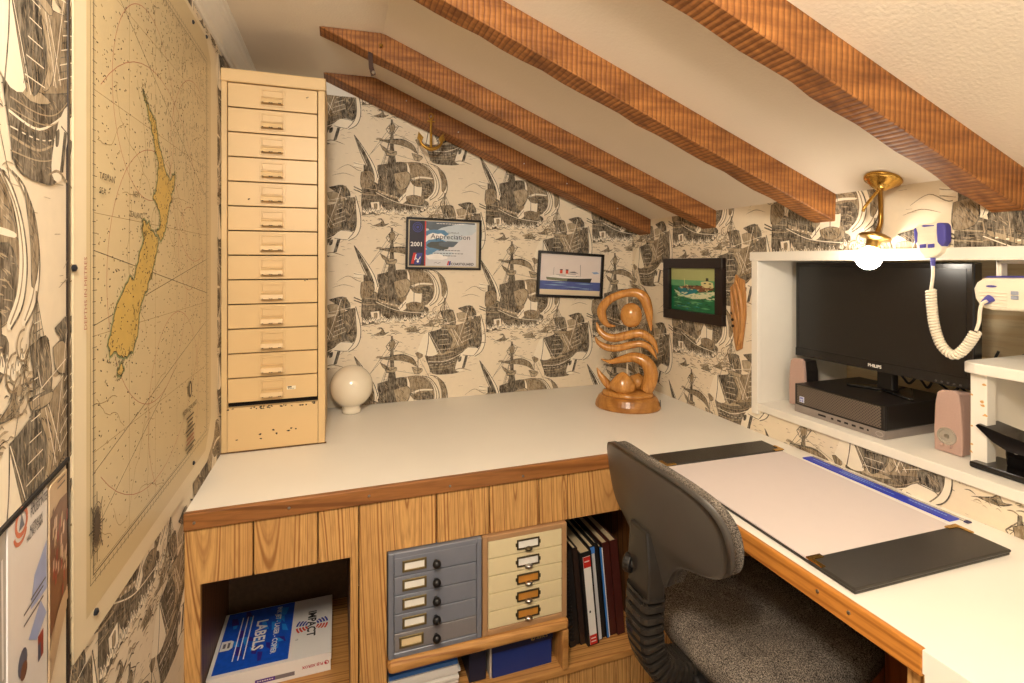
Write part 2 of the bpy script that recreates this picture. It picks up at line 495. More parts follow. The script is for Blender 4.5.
    # bellying edges of the sails to the right
    for dx, col in ((0, 1), (48, 1)):
        poly(A, [(555 + dx, 403), (600 + dx, 420), (640 + dx, 470), (655 + dx, 530), (640 + dx, 585), (600 + dx, 615), (588 + dx, 605), (618 + dx, 570), (628 + dx, 520), (618 + dx, 465), (590 + dx, 425)], col)
        line(A, [(555 + dx, 403), (600 + dx, 420), (640 + dx, 470), (655 + dx, 530), (640 + dx, 585), (600 + dx, 615)], .007, 4)
        line(A, [(572 + dx, 408), (618 + dx, 452), (640 + dx, 515), (630 + dx, 570), (598 + dx, 608)], .006, 3)
    poly(A, [(645, 420), (680, 450), (700, 500), (690, 550), (672, 560), (668, 500)], 3, 20, 4)
    # fore lateen sail
    poly(A, [(185, 268), (235, 330), (290, 420), (314, 480), (312, 515), (285, 518), (262, 460), (225, 360)], 1)
    poly(A, [(188, 275), (235, 350), (275, 430), (292, 490), (276, 478), (240, 400), (205, 320)], 4, 20, 5)
    line(A, [(185, 268), (240, 345), (290, 430), (312, 500)], .006, 5); line(A, [(185, 268), (220, 370), (262, 465), (284, 520)], .006, 4)
    # mast, top, crow's nest, yard and topsail
    poly(A, [(384, 165), (392, 165), (398, 340), (408, 400), (402, 600), (362, 600), (366, 400), (378, 340)], 4, 40, 5, 1.5, sm=False)
    poly(A, [(345, 338), (412, 345), (402, 372), (372, 374), (355, 362)], 2); line(A, [(345, 338), (378, 358), (414, 344)], .008, 4)
    poly(A, [(322, 308), (352, 332), (372, 352), (340, 342)], 3); line(A, [(355, 370), (400, 376)], .008, 5)
    for p in ([(355, 222), (390, 178), (425, 200), (400, 240), (370, 246), (355, 222)], [(362, 218), (420, 204)], [(372, 245), (392, 182)], [(400, 240), (386, 190)]):
        line(A, p, .006, 4, sm=False)
    poly(A, [(372, 205), (398, 188), (404, 222), (380, 238)], 3)
    poly(A, [(325, 288), (400, 275), (450, 272), (500, 298), (528, 348), (490, 325), (430, 306), (380, 302)], 3, 40, 4, .4)
    line(A, [(320, 290), (400, 278), (455, 274)], .009, 5); line(A, [(455, 274), (505, 300), (530, 350)], .005, 5)
    poly(A, [(498, 348), (556, 362), (548, 385), (515, 388)], 2); line(A, [(498, 348), (525, 370), (558, 362)], .007, 4)
    poly(A, [(518, 270), (548, 262), (560, 290), (534, 300)], 3); line(A, [(534, 260), (532, 390)], .006, 4)
    # hull
    poly(D, [(235, 55), (262, 28), (275, 0), (330, 20), (420, 60), (520, 85), (585, 100), (590, 130), (560, 160), (500, 172), (430, 168), (350, 150), (320, 112), (270, 105)], 4, 160, 3, .15)
    poly(D, [(310, 40), (420, 80), (560, 105), (560, 114), (420, 96), (320, 62)], 2); line(D, [(300, 60), (420, 112), (575, 132)], .005, 1)
    line(D, [(290, 30), (420, 72), (560, 96)], .006, 5); line(D, [(310, 85), (420, 128), (560, 150)], .006, 5)
    for k in range(11):
        line(D, [(300 + k * 25, 18 + k * 7), (304 + k * 25, 50 + k * 7)], .005, 5 if k % 2 else 2, sm=False)
    poly(A, [(420, 620), (480, 560), (500, 555), (470, 620), (440, 640)], 1); line(A, [(430, 630), (490, 560)], .005, 4)
    poly(A, [(500, 560), (540, 550), (570, 600), (560, 640), (510, 640)], 3, 30, 5); poly(A, [(512, 575), (530, 570), (535, 590), (518, 592)], 1)
    for k in range(6): line(A, [(368 + k * 14, 450), (356 + k * 18, 620)], .0035, 5, sm=False)
    # stern castle
    poly(A, [(236, 430), (262, 440), (270, 520), (290, 560), (310, 650), (222, 665), (226, 560), (236, 500)], 4, 50, 2, .1, sm=False)
    for y in (530, 560, 592, 622): line(A, [(224, y), (300, y + 8)], .007, 2); 
    for y in (545, 576, 607, 640): line(A, [(224, y), (296, y + 6)], .008, 5)
    poly(D, [(225, 100), (330, 108), (318, 175), (228, 190)], 4, 20, 5, 1.4, sm=False)
    poly(D, [(272, 116), (318, 112), (322, 158), (280, 166)], 1, sm=False); poly(D, [(290, 124), (306, 122), (306, 150), (292, 152)], 3)
    line(D, [(150, 35), (225, 65)], .009, 5); line(A, [(150, 540), (225, 575)], .009, 5)
    # foam and waves
    for i in range(26):
        x = 235 + i * 16; y = 168 + 8 * math.sin(i * 1.7) + (-8 if i < 20 else -30)
        poly(D, [(x - 10, y + 8), (x, y - 14), (x + 12, y + 6), (x + 8, y + 16)], 1, sm=False)
        line(D, [(x - 8, y + 10), (x, y - 8), (x + 4, y + 6)], .004, 4)
    for i in range(75):
        x = rnd.uniform(190, 720); y = rnd.uniform(175, 262) + max(0, x - 560) * -.1
        l = rnd.uniform(14, 46)
        line(D, [(x, y), (x + l * .5, y - rnd.uniform(2, 8)), (x + l, y + rnd.uniform(-3, 5))], rnd.uniform(.004, .010), rnd.choice((2, 3, 4)), taper=True)
    for x, y in ((330, 235), (510, 225), (600, 195)):
        poly(D, [(x - 45, y + 10), (x - 5, y - 6), (x + 8, y - 22), (x + 18, y), (x + 40, y - 4), (x + 5, y + 14)], 3, 8, 5, 0)
    # smoke at the right
    for x, y, r in ((610, 150, 26), (640, 118, 22), (668, 150, 26), (632, 185, 28), (680, 110, 18)):
        line(D, [(x + r * math.cos(a), y + r * math.sin(a)) for a in [k * .7 for k in range(8)]], .006, 3)
        line(D, [(x + .5 * r * math.cos(a), y + .5 * r * math.sin(a)) for a in [k * .9 for k in range(6)]], .005, 2)
    # ---- second ship
    poly(B, [(222, 470), (236, 430), (330, 440), (440, 400), (500, 330), (505, 300), (512, 400), (470, 440), (440, 470), (400, 560), (330, 575), (258, 566), (238, 520)], 4, 120, 3, .2)
    line(B, [(236, 500), (330, 500), (430, 450)], .006, 1); line(B, [(240, 530), (330, 530), (420, 490)], .006, 2)
    poly(B, [(235, 455), (300, 445), (370, 450), (300, 470)], 2)
    for k in range(9): line(B, [(244 + k * 18, 505 - k), (246 + k * 18, 560)], .004, 5, sm=False)
    poly(B, [(298, 225), (350, 218), (368, 246), (372, 302), (325, 284), (308, 262)], 4, 40, 2, 1.2)
    poly(B, [(386, 212), (446, 198), (476, 228), (474, 268), (432, 246), (405, 226)], 5, 30, 3, .8)
    poly(B, [(378, 240), (420, 235), (460, 275), (430, 290), (390, 275)], 2)
    poly(B, [(238, 338), (320, 322), (430, 290), (500, 258), (498, 330), (470, 390), (440, 412), (300, 452), (262, 400)], 3, 110, 4, 1.3)
    poly(B, [(240, 340), (320, 325), (356, 380), (330, 440), (296, 452)], 5, 50, 3, 1.1)
    poly(B, [(322, 325), (352, 316), (386, 360), (372, 420), (340, 440), (360, 385)], 2, 20, 4)
    poly(B, [(430, 294), (498, 262), (492, 330), (462, 388), (440, 400)], 4, 60, 2, 1.4)
    poly(B, [(182, 440), (215, 350), (240, 345), (262, 400), (285, 455), (240, 470)], 1); line(B, [(238, 340), (262, 400), (288, 460)], .006, 4); line(B, [(238, 340), (236, 400), (225, 470)], .006, 5)
    for a, b in (((318, 150), (304, 455)), ((432, 240), (424, 410)), ((458, 200), (440, 400))): line(B, [a, b], .008, 3); line(B, [(a[0] + 4, a[1]), (b[0] + 4, b[1])], .003, 5)
    for a, b in (((318, 160), (250, 340)), ((318, 250), (390, 420)), ((440, 210), (380, 420)), ((300, 300), (500, 250)), ((240, 340), (300, 460)), ((360, 320), (410, 410))): line(B, [a, b], .0035, 1 if a[1] > 205 else 4)
    poly(B, [(295, 296), (372, 302), (366, 320), (306, 316)], 2); line(B, [(290, 298), (375, 304)], .006, 4)
    # shrouds with ratlines, plank lines and gun ports
    for (tx, ty), (ax, ay), (bx_, by_) in (((318, 232), (278, 452), (350, 448)), ((434, 262), (396, 418), (462, 388)), ((318, 155), (306, 222), (344, 218))):
        n_ = int(abs(ay - ty) / 13)
        for q in range(4):
            f = q / 3; line(B, [(tx, ty), (ax + (bx_ - ax) * f, ay + (by_ - ay) * f)], .003, 5, sm=False)
        for k in range(2, n_):
            f = k / n_; line(B, [(tx + (ax - tx) * f, ty + (ay - ty) * f), (tx + (bx_ - tx) * f, ty + (by_ - ty) * f)], .0028, 1 if k % 2 else 5, sm=False)
    for y in (478, 492, 515, 545): line(B, [(240, y + 4), (330, y), (400, y - 22), (470, y - 78)], .0032, 2 if y != 515 else 1)
    for k in range(8): poly(B, [(262 + k * 22, 518 - k * 3), (272 + k * 22, 517 - k * 3), (272 + k * 22, 526 - k * 3), (262 + k * 22, 527 - k * 3)], 5, sm=False)
    for k in range(7): line(A, [(318 + k * 36, 440 + 8 * (k % 2)), (330 + k * 38, 590)], .003, 2 if k % 2 else 5)
    for k in range(9): line(D, [(330 + k * 26, 66 + k * 5), (338 + k * 26, 66 + k * 5)], .008, 1)
    for q in ((372, 420), (360, 440), (380, 400)): line(A, [(385, 250), (300 + q[0] - 360, 520)], .0025, 5, sm=False)
    for k in range(12): line(A, [(382 - k * 6, 270 + k * 20), (388 + k * 3, 270 + k * 20)], .0022, 5, sm=False)
    # bow, swirl and the light sail under it
    poly(B, [(440, 392), (504, 384), (500, 425), (478, 440), (448, 424)], 5, 24, 3)
    poly(B, [(400, 470), (440, 432), (490, 440), (470, 480), (440, 486), (410, 560), (372, 556), (380, 510)], 1)
    line(B, [(440, 432), (492, 442), (472, 480), (410, 474)], .005, 4)
    poly(B, [(388, 490), (402, 482), (400, 504), (388, 510)], 5); poly(B, [(424, 480), (436, 480), (418, 545), (406, 550)], 5, sm=False)
    poly(B, [(504, 250), (522, 330), (526, 410), (508, 460), (474, 484), (470, 476), (498, 440), (508, 400), (506, 330)], 1)
    line(B, [(504, 250), (524, 340), (526, 410), (508, 460), (472, 486)], .006, 5); line(B, [(503, 300), (508, 390), (496, 440), (470, 478)], .006, 4)
    line(B, [(360, 560), (400, 548), (455, 566)], .008, 3, taper=True); line(B, [(370, 572), (420, 566)], .008, 3, taper=True)
    # left edge: the parts of the neighbour strip
    poly(B, [(-80, 60), (-40, 50), (-20, 80), (-30, 130), (-80, 140)], 3, 30, 4); 
    # far boat upper right and hillocks
    poly(B, [(140, 95), (190, 88), (205, 120), (196, 190), (160, 210), (128, 180)], 1); poly(B, [(150, 95), (196, 90), (206, 122), (168, 118)], 3, 14, 4)
    poly(B, [(128, 180), (165, 170), (206, 182), (190, 215), (140, 212)], 3, 20, 4)
    line(B, [(168, 60), (166, 210)], .005, 4)
    poly(B, [(70, 60), (130, 44), (150, 70), (130, 130), (90, 140)], 2, 24, 3); line(B, [(130, 40), (154, 76), (132, 135)], .005, 4)
    line(B, [(420, 120), (470, 90), (520, 118), (560, 105), (600, 130)], .006, 3, taper=True)
    line(B, [(400, 150), (450, 135), (500, 150)], .005, 3, taper=True)
    return out
MOTIF = motif()

def clip_tri(tri, x0, x1, y0, y1):
    p = tri
    for ax, lim, sg in ((0, x0, 1), (0, x1, -1), (1, y0, 1), (1, y1, -1)):
        q = []
        n = len(p)
        if n == 0: return p
        for i in range(n):
            a, b = p[i], p[(i + 1) % n]
            da, db = (a[ax] - lim) * sg, (b[ax] - lim) * sg
            if da >= 0: q.append(a)
            if (da >= 0) != (db >= 0):
                t = da / (da - db); q.append((a[0] + (b[0] - a[0]) * t, a[1] + (b[1] - a[1]) * t))
        p = q
    return p
def paper_wall(mb, o, u, v, rects, start, top, first, last, drop=-0.05):
    """print the motif strip after strip: start = u of strip 0, top = height of a mast top in strip 0, rects = printed areas in (u, v)"""
    o, u, v = Vector(o), Vector(u), Vector(v); n = u.cross(v).normalized()
    for k in range(first, last + 1):
        s0 = start + k * W_
        for r in rects:
            a0, a1 = max(r[0], s0 - .055 * W_), min(r[2], s0 + W_)
            if a0 >= a1: continue
            for j in range(-4, 6):
                vt = top + drop * k + j * H_
                if vt - 1.1 * H_ > r[3] or vt + .3 * H_ < 0 and False: continue
                h = .0003 + (k % 2) * .0009
                for pts, tris, mi, st in MOTIF:
                    h += st * .4
                    P = [(s0 + p[0] * W_, vt - p[1] * H_) for p in pts]
                    xs = [p[0] for p in P]; ys = [p[1] for p in P]
                    if max(xs) < a0 or min(xs) > a1 or max(ys) < r[1] or min(ys) > r[3]: continue
                    full = min(xs) >= a0 and max(xs) <= a1 and min(ys) >= r[1] and max(ys) <= r[3]
                    if full:
                        fs = []
                        for t in tris:
                            a, b, e = [P[i] for i in t]
                            fs.append(tuple(t) if (b[0] - a[0]) * (e[1] - a[1]) - (b[1] - a[1]) * (e[0] - a[0]) > 0 else tuple(t)[::-1])
                        mb.add([o + u * p[0] + v * p[1] + n * h for p in P], fs, mi)
                    else:
                        for t in tris:
                            q = clip_tri([P[i] for i in t], a0, a1, r[1], r[3])
                            if len(q) < 3: continue
                            ar = sum(q[i][0] * q[(i + 1) % len(q)][1] - q[(i + 1) % len(q)][0] * q[i][1] for i in range(len(q)))
                            if abs(ar) < 1e-9: continue
                            if ar < 0: q = q[::-1]
                            mb.add([o + u * p[0] + v * p[1] + n * h for p in q], [tuple(range(len(q)))], mi)

# back wall (gable: follows the ceiling)
mb = MB().prism([(XL - .1, YB, 0), (XR + .1, YB, 0), (XR + .1, YB, zc(XR + .1) + .02), (XK, YB, ZF + .02), (XL - .1, YB, ZF + .02)], (0, .1, 0))
paper_wall(mb, (0, YB, 0), (1, 0, 0), (0, 0, 1), [(-.05, .73, XR, 2.0)], .09, 1.471, -1, 2)
structure(mb.build('wall_back', WALLPAPER))
structure(MB().box(-.06, .155, YB - .004, YB, 2.0, ZF).build('trim_2', m_white))
# right wall with the niche cut out (u runs towards the camera)
mb = MB()
for y0, y1, z0, z1 in ((NY1, YB + .1, 0, 1.56), (NY0, NY1, 0, NZ0 - .02), (NY0, NY1, NZ1, 1.6), (YN, NY0, 0, 1.6)):
    mb.box(XR, XR + .02, y0, y1, z0, z1)
paper_wall(mb, (XR, 1.853, 0), (0, -1, 0), (0, 0, 1), [(-.317, .73, 1.853 - NY1, 1.53), (1.853 - NY1, .73, 1.853 - NY0, NZ0 - .03), (1.853 - NY1, NZ1, 1.853 - NY0, 1.53)], 0, .888, -1, 2)
structure(mb.build('wall_right', WALLPAPER))
# left wall
mb = MB().box(XL - .1, XL, YN, YB + .1, 0, ZF + .02)
paper_wall(mb, (XL, 0, 0), (0, 1, 0), (0, 0, 1), [(.80, .15, YB, 1.985)], .92, 1.54, -1, 2)
structure(mb.build('wall_left', WALLPAPER))
# papered door leaf standing a little ajar in front of the left wall
hx, hy = on_x(66, 462, XL + .012).xy
du = Vector((-.143, .9897, 0))
dn = Vector((.9897, .143, 0))
o0 = Vector((hx, hy, 0)) - du * .75
mb = MB()
mb.prism([o0, o0 + du * .75, o0 + du * .75 - dn * .012, o0 - dn * .012], (0, 0, 1.98))
paper_wall(mb, o0, du, (0, 0, 1), [(0, 1.0725, .75, 1.98)], .30, 1.593, -1, 1)
door = structure(mb.build('door_1', WALLPAPER))
clean(door); WM[door.name] = Matrix.Translation(door.location)
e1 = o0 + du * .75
b = MB().prism([e1 + dn * .0025, e1 + du * .006 + dn * .0025, e1 + du * .006 - dn * .014, e1 - dn * .014], (0, 0, 1.98)).build('door_edge_gap_shade', plain('door_edge_shadow_dark', c(30, 20, 15), .3), door)  # door edge band, coloured near black to paint the shadow gap beside the chart
b2 = MB()
b2.prism([o0 + Vector((0, 0, 1.0738)), o0 + du * .75 + Vector((0, 0, 1.0738)), o0 + du * .75 + Vector((0, 0, 1.0785)), o0 + Vector((0, 0, 1.0785))], dn * .004)
b2.build('pocket_rail', m_dark, door)

# ------------------------------------------------------------------ niche in the right wall: white box frame
def nbox(name, a, mat=m_white, bev=.002): return structure(MB().box(*a).build(name, mat, bevel=bev))
fx = XR - .014
nbox('trim_3', (fx, XR + .006, NY0, NY1 + .03, NZ1 - .006, NZ1 + .024))
nbox('trim_4', (fx, XR + .006, NY1 - .005, NY1 + .022, NZ0 - .04, NZ1 - .006))
nbox('trim_5', (fx, NX, NY0, NY1 - .005, NZ0 - .026, NZ0))
nbox('trim_6', (XR, NX, NY1 - .004, NY1 + .014, NZ0 - .02, NZ1 + .02))
nbox('trim_7', (XR + .006, NX, NY0, NY1, NZ1, NZ1 + .02))
m_ply = wood('plywood', c(240, 222, 186), c(220, 188, 138), 'Y', rings=14, distort=6, knots=False, rnd=0)
structure(MB().box(NX, NX + .02, NY0, NY1 + .02, NZ0 - .03, NZ1 + .03).build('wall_niche', m_ply))
nbox('trim_8', (NX - .03, NX, .715, .775, NZ0, NZ1))

# ------------------------------------------------------------------ rafters
def rafter(y_left, y_right, depth, depth_r, thick, label, wavy=0.0, nails=()):
    t = thing('rafter', label, 'beam', (XK, y_left, zc(XK)), group=None)
    n = 26
    mb = MB(); x0 = XK - depth / -SLOPE
    rr = random.Random(int(y_left * 1000))
    rows = []
    for i in range(n + 1):
        x = x0 + (XR - .001 - x0) * i / n
        f = (x - XK) / (XR - XK)
        y = y_left + (y_right - y_left) * f
        zt = zc(x) + .004
        zb = min(ZF + .002, ZF + SLOPE * (x - XK) - (depth + (depth_r - depth) * max(0, f)))
        jw = wavy * (math.sin(i * 1.9 + y_left * 9) + rr.uniform(-.6, .6))
        rows.append([(x, y, zt), (x, y + .002, zb + .003), (x, y + .004, zb), (x, y + thick - .004 + jw, zb), (x, y + thick, zb + .006), (x, y + thick, zt)])
    k = 6
    vs = [p for r in rows for p in r]
    fs = []
    for i in range(n):
        for j in range(k):
            j2 = (j + 1) % k
            fs.append((i * k + j, (i + 1) * k + j, (i + 1) * k + j2, i * k + j2))
    fs.append(tuple(range(k))); fs.append(tuple(n * k + j for j in range(k))[::-1])
    mb.add(vs, fs)
    mb.build('timber', m_rafter, t)
    for f, dz in nails:
        x = XK + f * (XR - XK); y = y_left + (y_right - y_left) * f
        MB().lathe([(.0028, 0), (.0028, .003), (.0005, .004)], (x, y + .001, zc(x) - depth * dz), (0, -1, 0), 8).build('nail', m_steel, t)
    return t
rafter(2.06, 2.015, .080, .068, .10, 'dark rafter running down against the papered back wall, anchor hanging from it', .001, ((.10, .35), (.27, .6), (.50, .5), (.66, .4), (.86, .35)))
raf2 = rafter(1.655, 1.585, .081, .066, .075, 'rough-sawn rafter next to the back wall rafter, with a small strap hook', .003)
rafter(1.165, 1.09, .079, .079, .075, 'rough-sawn rafter ending above the framed tanker picture side of the niche', .004)
rafter(.720, .660, .088, .088, .065, 'nearest rough-sawn rafter, ending right of the ceiling lamp', .005)
# strap hook under the second rafter
hk = on_y(370, 55, 1.66)
t = thing('strap_hook', 'small dark metal strap hanging from the end of a rafter', 'hook', (hk.x, hk.y, hk.z - .07))
MB().prism([(hk.x - .006, hk.y, hk.z + .01), (hk.x + .008, hk.y, hk.z + .01), (hk.x + .010, hk.y, hk.z - .035), (hk.x + .018, hk.y, hk.z - .06), (hk.x + .004, hk.y, hk.z - .066), (hk.x - .003, hk.y, hk.z - .04)], (0, .004, 0)).build('strap', plain('dark_iron', c(58, 34, 22), .5, metal=.4), t)
MB().lathe([(.005, 0), (.005, .004), (.002, .006)], (hk.x + .010, hk.y, hk.z - .054), (0, -1, 0), 10).build('rivet', m_steel, t)
# brass knob on the second rafter
q = on_y(381, 45, 1.64)
MB().lathe([(.006, 0), (.007, .006), (.004, .009)], (q.x, 1.648, q.z), (0, -1, 0), 10).build('screw_head', plain('old_brass', c(150, 116, 60), .35, metal=1), raf2)

# ------------------------------------------------------------------ worktop
def world_child(): pass
wt = thing('worktop', 'white laminate L-shaped worktop with varnished wood edge along back and right walls', 'worktop', (.5, 1.6, .704))
MB().prism([(XL + .001, 1.378, .704), (.847, 1.378, .704), (.847, .525, .704), (.838, .525, .704), (.838, -.35, .704), (XR - .001, -.35, .704), (XR - .001, YB - .001, .704), (XL + .001, YB - .001, .704)], (0, 0, WT - .704)).build('laminate_top', m_lam, wt)
ed = MB().box(XL, .847, 1.362, 1.378, .700, WT + .001).build('edge_strip', m_trim, wt, bevel=.003)
ed2 = MB().box(.835, .847, .525, 1.362, .698, WT + .001).build('edge_strip', m_trimy, wt, bevel=.003)
for u, v in ((194, 523), (289, 508), (369, 496), (450, 486), (523, 476)):
    p = on_y(u, v, 1.362)
    MB().lathe([(.0035, 0), (.003, .002), (.0005, .0026)], (p.x, 1.362, p.z), (0, -1, 0), 8).build('nail', m_steel, ed)
for y in (.64, .70, .93):
    MB().lathe([(.0035, 0), (.003, .002), (.0005, .0026)], (.835, y, .722), (-1, 0, 0), 8).build('nail', m_steel, ed2)
MB().box(.838, .852, -.35, .522, .02, .704).build('end_panel', m_lam, wt)

# ------------------------------------------------------------------ boarded base under the back worktop
YF = 1.365
base = thing('boarded_base', 'pine boarded cupboard base with two openings under the back worktop', 'cabinet', (.3, YF, 0))
def plank(pts, mat=m_pine, y=YF + .004):
    xm = sum(x for x, z in pts) / len(pts); zm = sum(z for x, z in pts) / len(pts)
    o = MB().prism([(x - xm, 0, z - zm) for x, z in pts], (0, .016, 0)).build('plank', mat, base, bevel=.0025, seg=1)
    o.location = (xm, y, zm)
    return o
g = .0015; T_ = .700; OZ = .566
def R4(x0, x1, z0, z1): return [(x0 + g, z0), (x1 - g, z0), (x1 - g, z1), (x0 + g, z1)]
plank([(XL, .0), (-.307, .0), (-.307, OZ), (-.195 - g, OZ), (-.195 - g, T_), (XL, T_)])
plank(R4(-.195, -.048, OZ, T_))
plank([(-.048 + g, OZ), (.03, OZ), (.03, 0), (.051 - g, 0), (.051 - g, T_), (-.048 + g, T_)])
plank([(.051 + g, 0), (.122, 0), (.122, OZ - .002), (.254 - g, OZ - .002), (.254 - g, T_), (.051 + g, T_)])
plank(R4(.254, .403, OZ - .003, T_)); plank(R4(.403, .554, OZ - .003, T_)); plank(R4(.554, .645, OZ - .003, T_))
plank(R4(.645, .82, OZ - .003, T_))
plank([(.82 + g, OZ - .003), (.93, OZ - .003), (.93, 0), (1.02 - g, 0), (1.02 - g, T_), (.82 + g, T_)])
plank(R4(1.02, 1.20, 0, T_)); plank(R4(1.20, XR, 0, T_))
for a, b in ((.122, .40), (.40, .65), (.65, .86), (.86, .93)): plank(R4(a, b, 0, .108))
# lining of the openings
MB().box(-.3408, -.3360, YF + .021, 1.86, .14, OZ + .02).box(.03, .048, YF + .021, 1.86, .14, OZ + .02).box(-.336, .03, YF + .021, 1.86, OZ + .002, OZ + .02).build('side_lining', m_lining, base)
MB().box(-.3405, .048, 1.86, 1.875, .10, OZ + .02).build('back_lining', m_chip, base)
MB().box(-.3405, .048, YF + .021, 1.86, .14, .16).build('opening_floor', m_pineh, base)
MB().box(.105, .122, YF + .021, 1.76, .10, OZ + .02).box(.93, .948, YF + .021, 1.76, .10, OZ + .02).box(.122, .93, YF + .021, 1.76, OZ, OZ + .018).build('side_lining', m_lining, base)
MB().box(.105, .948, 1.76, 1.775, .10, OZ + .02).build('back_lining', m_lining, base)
MB().box(.122, .93, YF - .004, 1.76, .110, .132).build('ledge', m_pineh, base, bevel=.004)
MB().box(.122, .642, YF - .018, 1.74, .250, .284).build('shelf', m_pineh, base, bevel=.014, seg=4)
MB().box(.620, .642, YF - .012, 1.72, .132, .250).build('shelf_support', m_pineh, base, bevel=.005)
# pedestal under the near end of the right desk
ped = thing('desk_support', 'boarded wooden support under the right desk with a pale end post', 'desk base', (1.1, .75, 0))
m_red = wood('reddish_board', c(150, 82, 40), c(98, 46, 22), 'Z', rings=40, knots=False)
MB().box(.860, .880, .527, .562, 0, .698).build('end_post', m_pine, ped, bevel=.002)
for i in range(6):
    MB().box(1.352, 1.368, .527 + i * .138, .527 + (i + 1) * .138 - .003, 0, .698).build('plank', m_red, ped, bevel=.002, seg=1)
MB().box(.880, 1.352, .527, .545, 0, .698).build('end_board', m_red, ped)
# ------------------------------------------------------------------ tall cream multi-drawer cabinet
def chip_marks(P, rnd, n, x0, x1, y0, y1, mi, s=.004):
    for _ in range(n):
        x, y = rnd.uniform(x0, x1), rnd.uniform(y0, y1)
        q = [(x + rnd.uniform(.3, 1) * s * math.cos(a), y + rnd.uniform(.2, .7) * s * math.sin(a)) for a in [k * 2 * PI / 7 for k in range(7)]]
        P.poly(q, mi)
CX0, CX1, CY0, CY1, CZ0, CZ1 = -.338, -.040, 1.753, 2.13, WT, 1.922
cab = thing('drawer_cabinet', 'tall chipped cream metal cabinet with thirteen shallow drawers in back left corner', 'cabinet', ((CX0 + CX1) / 2, (CY0 + CY1) / 2, CZ0))
mb = MB()
mb.box(CX0, CX0 + .016, CY0, CY1, CZ0 + .002, CZ1 - .04); mb.box(CX1 - .021, CX1, CY0, CY1, CZ0 + .002, CZ1 - .04)
mb.box(CX0, CX1, CY1 - .01, CY1, CZ0 + .002, CZ1 - .04); mb.box(CX0 + .016, CX1 - .021, CY0 + .025, CY0 + .03, CZ0 + .002, CZ1 - .04, 1)
cb = mb.build('carcass', [m_cream, m_dark], cab, bevel=.002)
MB().box(CX0 - .001, CX1 + .003, CY0 - .006, CY1, CZ1 - .040, CZ1).build('top_cover', m_cream, cab, bevel=.004)
mb = MB().box(CX0 + .017, CX1 - .022, CY0 + .001, CY0 + .02, CZ0 + .004, .878)
P = Print(mb, (0, CY0 + .001, 0), (1, 0, 0), (0, 0, 1))
rr = random.Random(5)
chip_marks(P, rr, 7, -.23, -.10, .77, .80, 1, .006); chip_marks(P, rr, 26, -.322, -.066, .870, .877, 1, .005)
mb.build('plinth_panel', [m_cream, m_chipk], cab)
MB().box(CX0 - .002, CX1 + .004, CY0 - .003, CY0 + .004, CZ0 + .001, CZ0 + .004).build('foot_rail', plain('rusty_rail', c(104, 72, 36), .7, metal=.3), cab)
DZ = (1.880 - .8905) / 13
dx0, dx1 = CX0 + .018, CX1 - .0235
z1 = 1.880
dr = MB().box(dx0, dx1, CY0 + .002, CY0 + .022, z1 - DZ + .0035, z1).build('drawer', m_cream, cab, bevel=.0012, seg=1)
hx0, hx1 = -.232, -.158
mb = MB()
mb.box(hx0, hx1, CY0 - .0002, CY0 + .002, z1 - .064, z1 - .008)
for a in ((hx0 + .006, hx1 - .006, z1 - .0155, z1 - .0125), (hx0 + .006, hx1 - .006, z1 - .036, z1 - .033), (hx0 + .006, hx0 + .009, z1 - .036, z1 - .0125), (hx1 - .009, hx1 - .006, z1 - .036, z1 - .0125)):
    mb.box(a[0], a[1], CY0 - .003, CY0 + .0005, a[2], a[3])
mb.build('card_holder', [m_cream, m_chipk], dr, bevel=.0006, seg=1)
pr = [(CY0 + .001, z1 - .039), (CY0 - .010, z1 - .040), (CY0 - .019, z1 - .045), (CY0 - .022, z1 - .058), (CY0 - .0195, z1 - .058), (CY0 - .017, z1 - .048), (CY0 - .009, z1 - .043), (CY0 + .001, z1 - .042)]
mb = MB().prism([(hx0 + .006, y, z) for y, z in pr], (hx1 - hx0 - .012, 0, 0))
mb.box(hx0 + .006, hx0 + .008, CY0 - .012, CY0 + .001, z1 - .058, z1 - .045); mb.box(hx1 - .008, hx1 - .006, CY0 - .012, CY0 + .001, z1 - .058, z1 - .045)
for k in range(5):
    x = hx0 + .008 + rr.uniform(0, .055); mb.box(x, x + rr.uniform(.002, .007), CY0 - .0223, CY0 - .0193, z1 - .0585, z1 - .0565, 1)
mb.build('pull', [m_cream, m_chipk], dr)
drawers = [dr] + [copy_tree(dr, cab, (0, 0, -DZ * k)) for k in range(1, 13)]
mb = MB(); P = Print(mb, (0, CY0 - .001, 0), (1, 0, 0), (0, 0, 1))
p = on_y(291, 244, CY0 - .001)
P.rect(p.x - .012, p.z - .005, p.x + .014, p.z + .006, 0); P.rect(p.x - .010, p.z + .001, p.x + .002, p.z + .005, 1)
for k in range(4): P.rect(p.x - .009 + k * .005, p.z - .003, p.x - .006 + k * .005, p.z - .001, 1)
mb.build('sticker', [plain('sticker_paper', c(235, 225, 200), .6), m_chipk], drawers[6])
for i, (u, v) in ((0, (307, 98)), (4, (306, 185)), (7, (236, 268)), (4, (272, 198)), (2, (250, 150)), (9, (270, 323))):
    p = on_y(u, v, CY0 + .001)
    mb = MB(); P = Print(mb, (0, CY0 + .001, 0), (1, 0, 0), (0, 0, 1)); chip_marks(P, rr, 2, p.x - .006, p.x + .006, p.z - .003, p.z + .003, 0, .004)
    mb.build('paint_chip', m_chipk, drawers[i])

